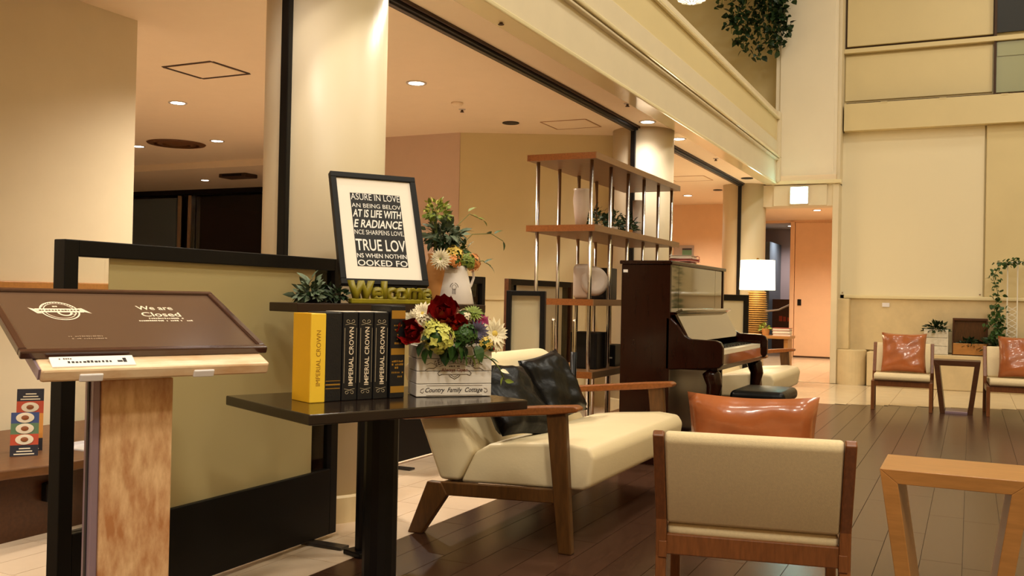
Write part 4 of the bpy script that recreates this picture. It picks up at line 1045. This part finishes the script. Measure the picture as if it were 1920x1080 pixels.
for x in (-.13, .13):
    for y in (-.21, .21): obj('leg', tube([(x, y, 0), (x, y, .36)], [.016, .024], 8), 'ebony', bn)
for k, (z, dx, r_, mname, lab) in enumerate(((1.302, 0, 8, 'red_book', 'reddish notebook at the bottom of the small pile on the piano'), (1.328, .006, -6, 'pink_book', 'pinkish notebook in the middle of the pile on the piano'), (1.35, -.004, 3, 'ceramic', 'grey fringed notebook on top of the pile on the piano'))):
    t = thing('notebook', lab, 'book', (-1.87+dx, 6.72, z), radians(r_))
    obj('cover', box(-.075, .085, -.1, .1, 0, .004), mname, t); obj('pages', box(-.07, .08, -.095, .095, .0045, .017), 'paper' if k != 1 else 'red_book', t); obj('cover', box(-.075, .085, -.1, .1, .0175, .0215), mname, t)
    if k == 2: obj('ribbon', tube([(.085, 0, .01), (.11, -.02, .018), (.125, -.03, .01), (.12, -.04, -.03)], .0025, 5), 'red_book', t)

# ------------------------------------------------------------ lamp corner
lt = thing('lamp_table', 'light wooden table under the lamp in front of the farthest column', 'side table', (-2.32, 12.38, 0))
obj('top', box(-.29, .30, -.2, .2, .595, .63), 'wood_honey', lt, bevel=.004)
obj('leg', box(-.27, -.21, -.16, .16, 0, .595), 'black_frame', lt, bevel=.004)
obj('leg', box(.22, .27, -.16, .16, 0, .595), 'wood_honey', lt, bevel=.004)
lm = thing('table_lamp', 'lit drum shade table lamp with a woven wicker base', 'lamp', (-2.475, 12.40, .63))
bm = bmesh.new()
for k in range(20):
    z = .01+k*.0275; lathe([(.105+.012*sin(k*.2)+.0, z), (.122+.012*sin(k*.2), z+.007), (.122+.012*sin(k*.2), z+.014), (.105, z+.0215)], 24, bm=bm)
obj('wicker_base', bm, 'wicker', lm, smooth=False)
obj('core', lathe([(.1, 0), (.1, .56)], 20), 'wood_dark', lm)
bm = lathe([(.225, .575), (.215, .955)], 40)
obj('shade', bm, 'shade', lm, smooth=False)
obj('finial', lathe([(.02, .955), (.02, .97), (.008, .985)], 12), 'brass', lm)
l = bpy.data.lights.new('lamp_bulb', 'POINT'); l.energy = 26; l.color = (1, .78, .45); l.shadow_soft_size = .24
lo = bpy.data.objects.new('lamp_bulb', l); COL.objects.link(lo); lo.location = (0, -.34, .62); lo.parent = lm
pp_ = thing('potted_plant', 'tiny pale plant in a tan pot beside the lamp base', 'potted plant', (-2.33, 12.25, .63))
obj('pot', lathe([(.04, 0), (.052, .085), (.045, .087)], 18), 'terracotta', pp_, smooth=False)
f_ = obj('foliage', bush(.065, 60, .045, 1.1, 61, -.2), 'leaf_lime', pp_, loc=(0, 0, .08)); f_['kind'] = 'stuff'
for k, (mname, lab) in enumerate((('pink_book', 'pinkish book at the bottom of the pile beside the lamp'), ('paper', 'pale book in the middle of the pile beside the lamp'), ('red_book', 'red spined book on top of the pile beside the lamp'))):
    t = thing('book', lab, 'book', (-2.14, 12.33, .63+.034*k), radians(4-3*k))
    obj('cover', box(-.11, .11, -.08, .08, 0, .005), mname, t); obj('pages', box(-.105, .105, -.075, .075, .0055, .026), 'paper', t); obj('cover', box(-.11, .11, -.08, .08, .0265, .0315), mname, t)
pc = thing('wall_picture', 'small greenish framed picture on the peach wall above the piano', 'picture', (-4.33, 15.58, 1.55))
obj('frame', box(-.17, .17, -.02, 0, 0, .42), 'ceramic_grey', pc, bevel=.006)
obj('picture_sheet', box(-.02, .14, -.026, -.02, .05, .34), 'flyer_green', pc); obj('label_bar', box(-.02, .14, -.027, -.021, .345, .37), 'ink_dark', pc)
sc = thing('wall_sconce', 'small glowing orange wall light on the peach wall', 'wall lamp', (-3.62, 15.58, 1.12))
obj('backplate', box(-.04, .04, -.02, 0, -.06, .12), 'brass', sc); obj('glow_cup', lathe([(.03, 0), (.05, .1), (.045, .1)], 16, (0, -.07, .0)), 'sconce', sc, smooth=True)

# ------------------------------------------------------------ back ledge display
pb = thing('planter_box', 'white distressed planter box with dark foliage on the marble ledge', 'planter box', (-.39, 13.19, .441))
for k in range(3): obj('plank', box(-.14, .14, -.1, -.085, .002+.105*k, .103+.105*k), 'planter_white', pb, bevel=.002)
for x in (-.14, .128): obj('side_panel', box(x, x+.012, -.085, .1, 0, .315), 'planter_white', pb)
obj('soil', box(-.128, .128, -.085, .1, 0, .29), 'leaf_dark', pb)
f_ = obj('foliage', bush(.13, 170, .07, .85, 71, -.2), 'leaf_dark', pb, loc=(0, 0, .29)); f_['kind'] = 'stuff'
cb = thing('wooden_chest', 'open brown wooden chest with greenery on the marble ledge', 'chest', (-.005, 13.2, .441))
obj('chest_front', box(-.195, .195, -.12, -.105, .01, .15), 'wood_honey', cb, bevel=.003)
for x in (-.2, .185): obj('chest_side', box(x, x+.015, -.12, .1, 0, .17), 'wood_dark', cb, bevel=.003)
obj('chest_floor', box(-.185, .185, -.105, .1, 0, .012), 'wood_dark', cb)
lid = obj('lid', box(-.2, .2, .1, .13, .15, .46), 'wood_sofa', cb, bevel=.004)
for a in ((-.2, .2, .06, .1, .43, .46), (-.2, -.18, .06, .1, .15, .43), (.18, .2, .06, .1, .15, .43)): obj('lid_rim', box(*a), 'wood_dark', lid, bevel=.003)
f_ = obj('foliage', bush(.13, 150, .06, .6, 75, -.1), 'leaf_dark', cb, loc=(.0, 0, .12)); f_['kind'] = 'stuff'
tr_ = thing('trellis_stand', 'white wire trellis arch on the marble ledge', 'trellis', (.62, 13.2, .441))
bm = bmesh.new()
for x in (-.22, -.11, .25): tube([(x, 0, .15), (x, 0, 1.16)], .008, 6, bm)
tube([(-.22, 0, .15), (.25, 0, .15)], .008, 6, bm); tube([(-.3, 0, .0), (-.3, 0, .4)], .008, 6, bm)
tube([(-.22, 0, 1.16), (.25, 0, 1.16)], .008, 6, bm)
for k in range(6): tube([(-.22, 0, .2+.07*k), (-.11, 0, .27+.07*k)], .004, 5, bm); tube([(-.11, 0, .2+.07*k), (-.22, 0, .27+.07*k)], .004, 5, bm)
obj('wire_frame', bm, 'white_wire', tr_)
obj('foot', box(-.3, .3, -.06, .06, 0, .15), 'black_metal', tr_)
def vine(name, lab, pts, n, l, m, seed, cat='ivy', group=None, spread=.05):
    t = thing(name, lab, cat, pts[0], 0, group); p0 = Vector(pts[0])
    rel = [Vector(p)-p0 for p in pts]
    obj('stem', tube(rel, .004, 5), 'stem', t)
    rnd = random.Random(seed); bm = bmesh.new(); src = leafmesh(l, l*.8, .3)
    for k in range(n):
        u = rnd.random()*(len(rel)-1); i = min(int(u), len(rel)-2); p = rel[i].lerp(rel[i+1], u-i)
        p = p+Vector((rnd.gauss(0, spread), rnd.gauss(0, spread*.6), rnd.gauss(0, spread*.5)))
        add_mesh(bm, src, rmtx(p, (rnd.uniform(-1, 1), rnd.uniform(-1, .3), rnd.uniform(-1, .4)), rnd.uniform(-1, 1), rnd.uniform(.6, 1.2)))
    src.free(); f_ = obj('leaves', bm, m, t); f_['kind'] = 'stuff'
    return t
vine('ivy_garland', 'green ivy garland winding over the white trellis', [(.27, 13.14, .60), (.3, 13.12, .8), (.26, 13.12, 1.0), (.3, 13.12, 1.2), (.24, 13.12, 1.42), (.32, 13.12, 1.58), (.45, 13.12, 1.62), (.6, 13.12, 1.6), (.8, 13.12, 1.6)], 190, .055, 'leaf', 81, spread=.035)
vine('ivy_garland', 'bushy lower ivy at the foot of the white trellis', [(.27, 13.12, .62), (.29, 13.12, .8), (.28, 13.12, 1.05)], 130, .06, 'leaf', 82, spread=.05)
gp = thing('dark_plant', 'low dark leafy plant on the ledge under the trellis', 'plant', (.34, 13.14, .441))
obj('pot', lathe([(.08, 0), (.1, .1), (.09, .1)], 18), 'black_metal', gp, smooth=False)
f_ = obj('foliage', bush(.22, 170, .09, .55, 83, -.1), 'leaf_dark', gp, loc=(0, 0, .09)); f_['kind'] = 'stuff'

# ------------------------------------------------------------ upper balcony ivy and lantern
hp = thing('hanging_planter', 'long planter high on the balcony wall from which ivy hangs', 'planter', (-2.66, 12.95, 5.5))
obj('trough', box(-.6, .55, -.12, .2, 0, .18), 'wood_dark', hp, bevel=.01); obj('wall_bracket', box(-.5, .5, .2, .51, .05, .09), 'black_metal', hp)
rnd = random.Random(91)
for k, (x, zend, n) in enumerate(((-3.12, 5.02, 30), (-2.98, 4.68, 70), (-2.88, 4.5, 90), (-2.78, 4.42, 100), (-2.68, 4.62, 80), (-2.58, 4.28, 100), (-2.5, 4.7, 70), (-2.42, 4.42, 130), (-2.34, 4.36, 150), (-2.27, 4.55, 120), (-2.4, 4.8, 90))):
    pts = [(x+rnd.uniform(-.03, .03), 12.85+rnd.uniform(-.04, .04), 5.55-(5.55-zend)*i/5) for i in range(6)]
    vine('hanging_ivy', 'dark green ivy strand hanging above the balcony beside the pale panel wall', pts, n, .09, 'leaf_dark', 100+k, group='hanging ivy strands', spread=.04)
ln = thing('pendant_lantern', 'lit white basket lantern hanging over the balcony', 'lantern', (-3.02, 11.0, 4.56))
mat('lantern_glow', srgb(255, 250, 235), .5, emit=(1, .9, .7, 1), estr=3)
obj('globe', lathe([(.05, .0), (.15, .03), (.2, .14), (.2, .3), (.12, .42)], 24), 'lantern_glow', ln, smooth=True)
bm = bmesh.new()
for k in range(12):
    a = 2*pi*k/12; tube([(.05*cos(a), .05*sin(a), -.005), (.16*cos(a), .16*sin(a), .03), (.21*cos(a), .21*sin(a), .14), (.21*cos(a), .21*sin(a), .3), (.12*cos(a), .12*sin(a), .43)], .006, 5, bm)
obj('basket_ribs', bm, 'white_wire', ln); obj('cord', tube([(0, 0, .42), (0, 0, 2.84)], .006, 6), 'black_metal', ln)
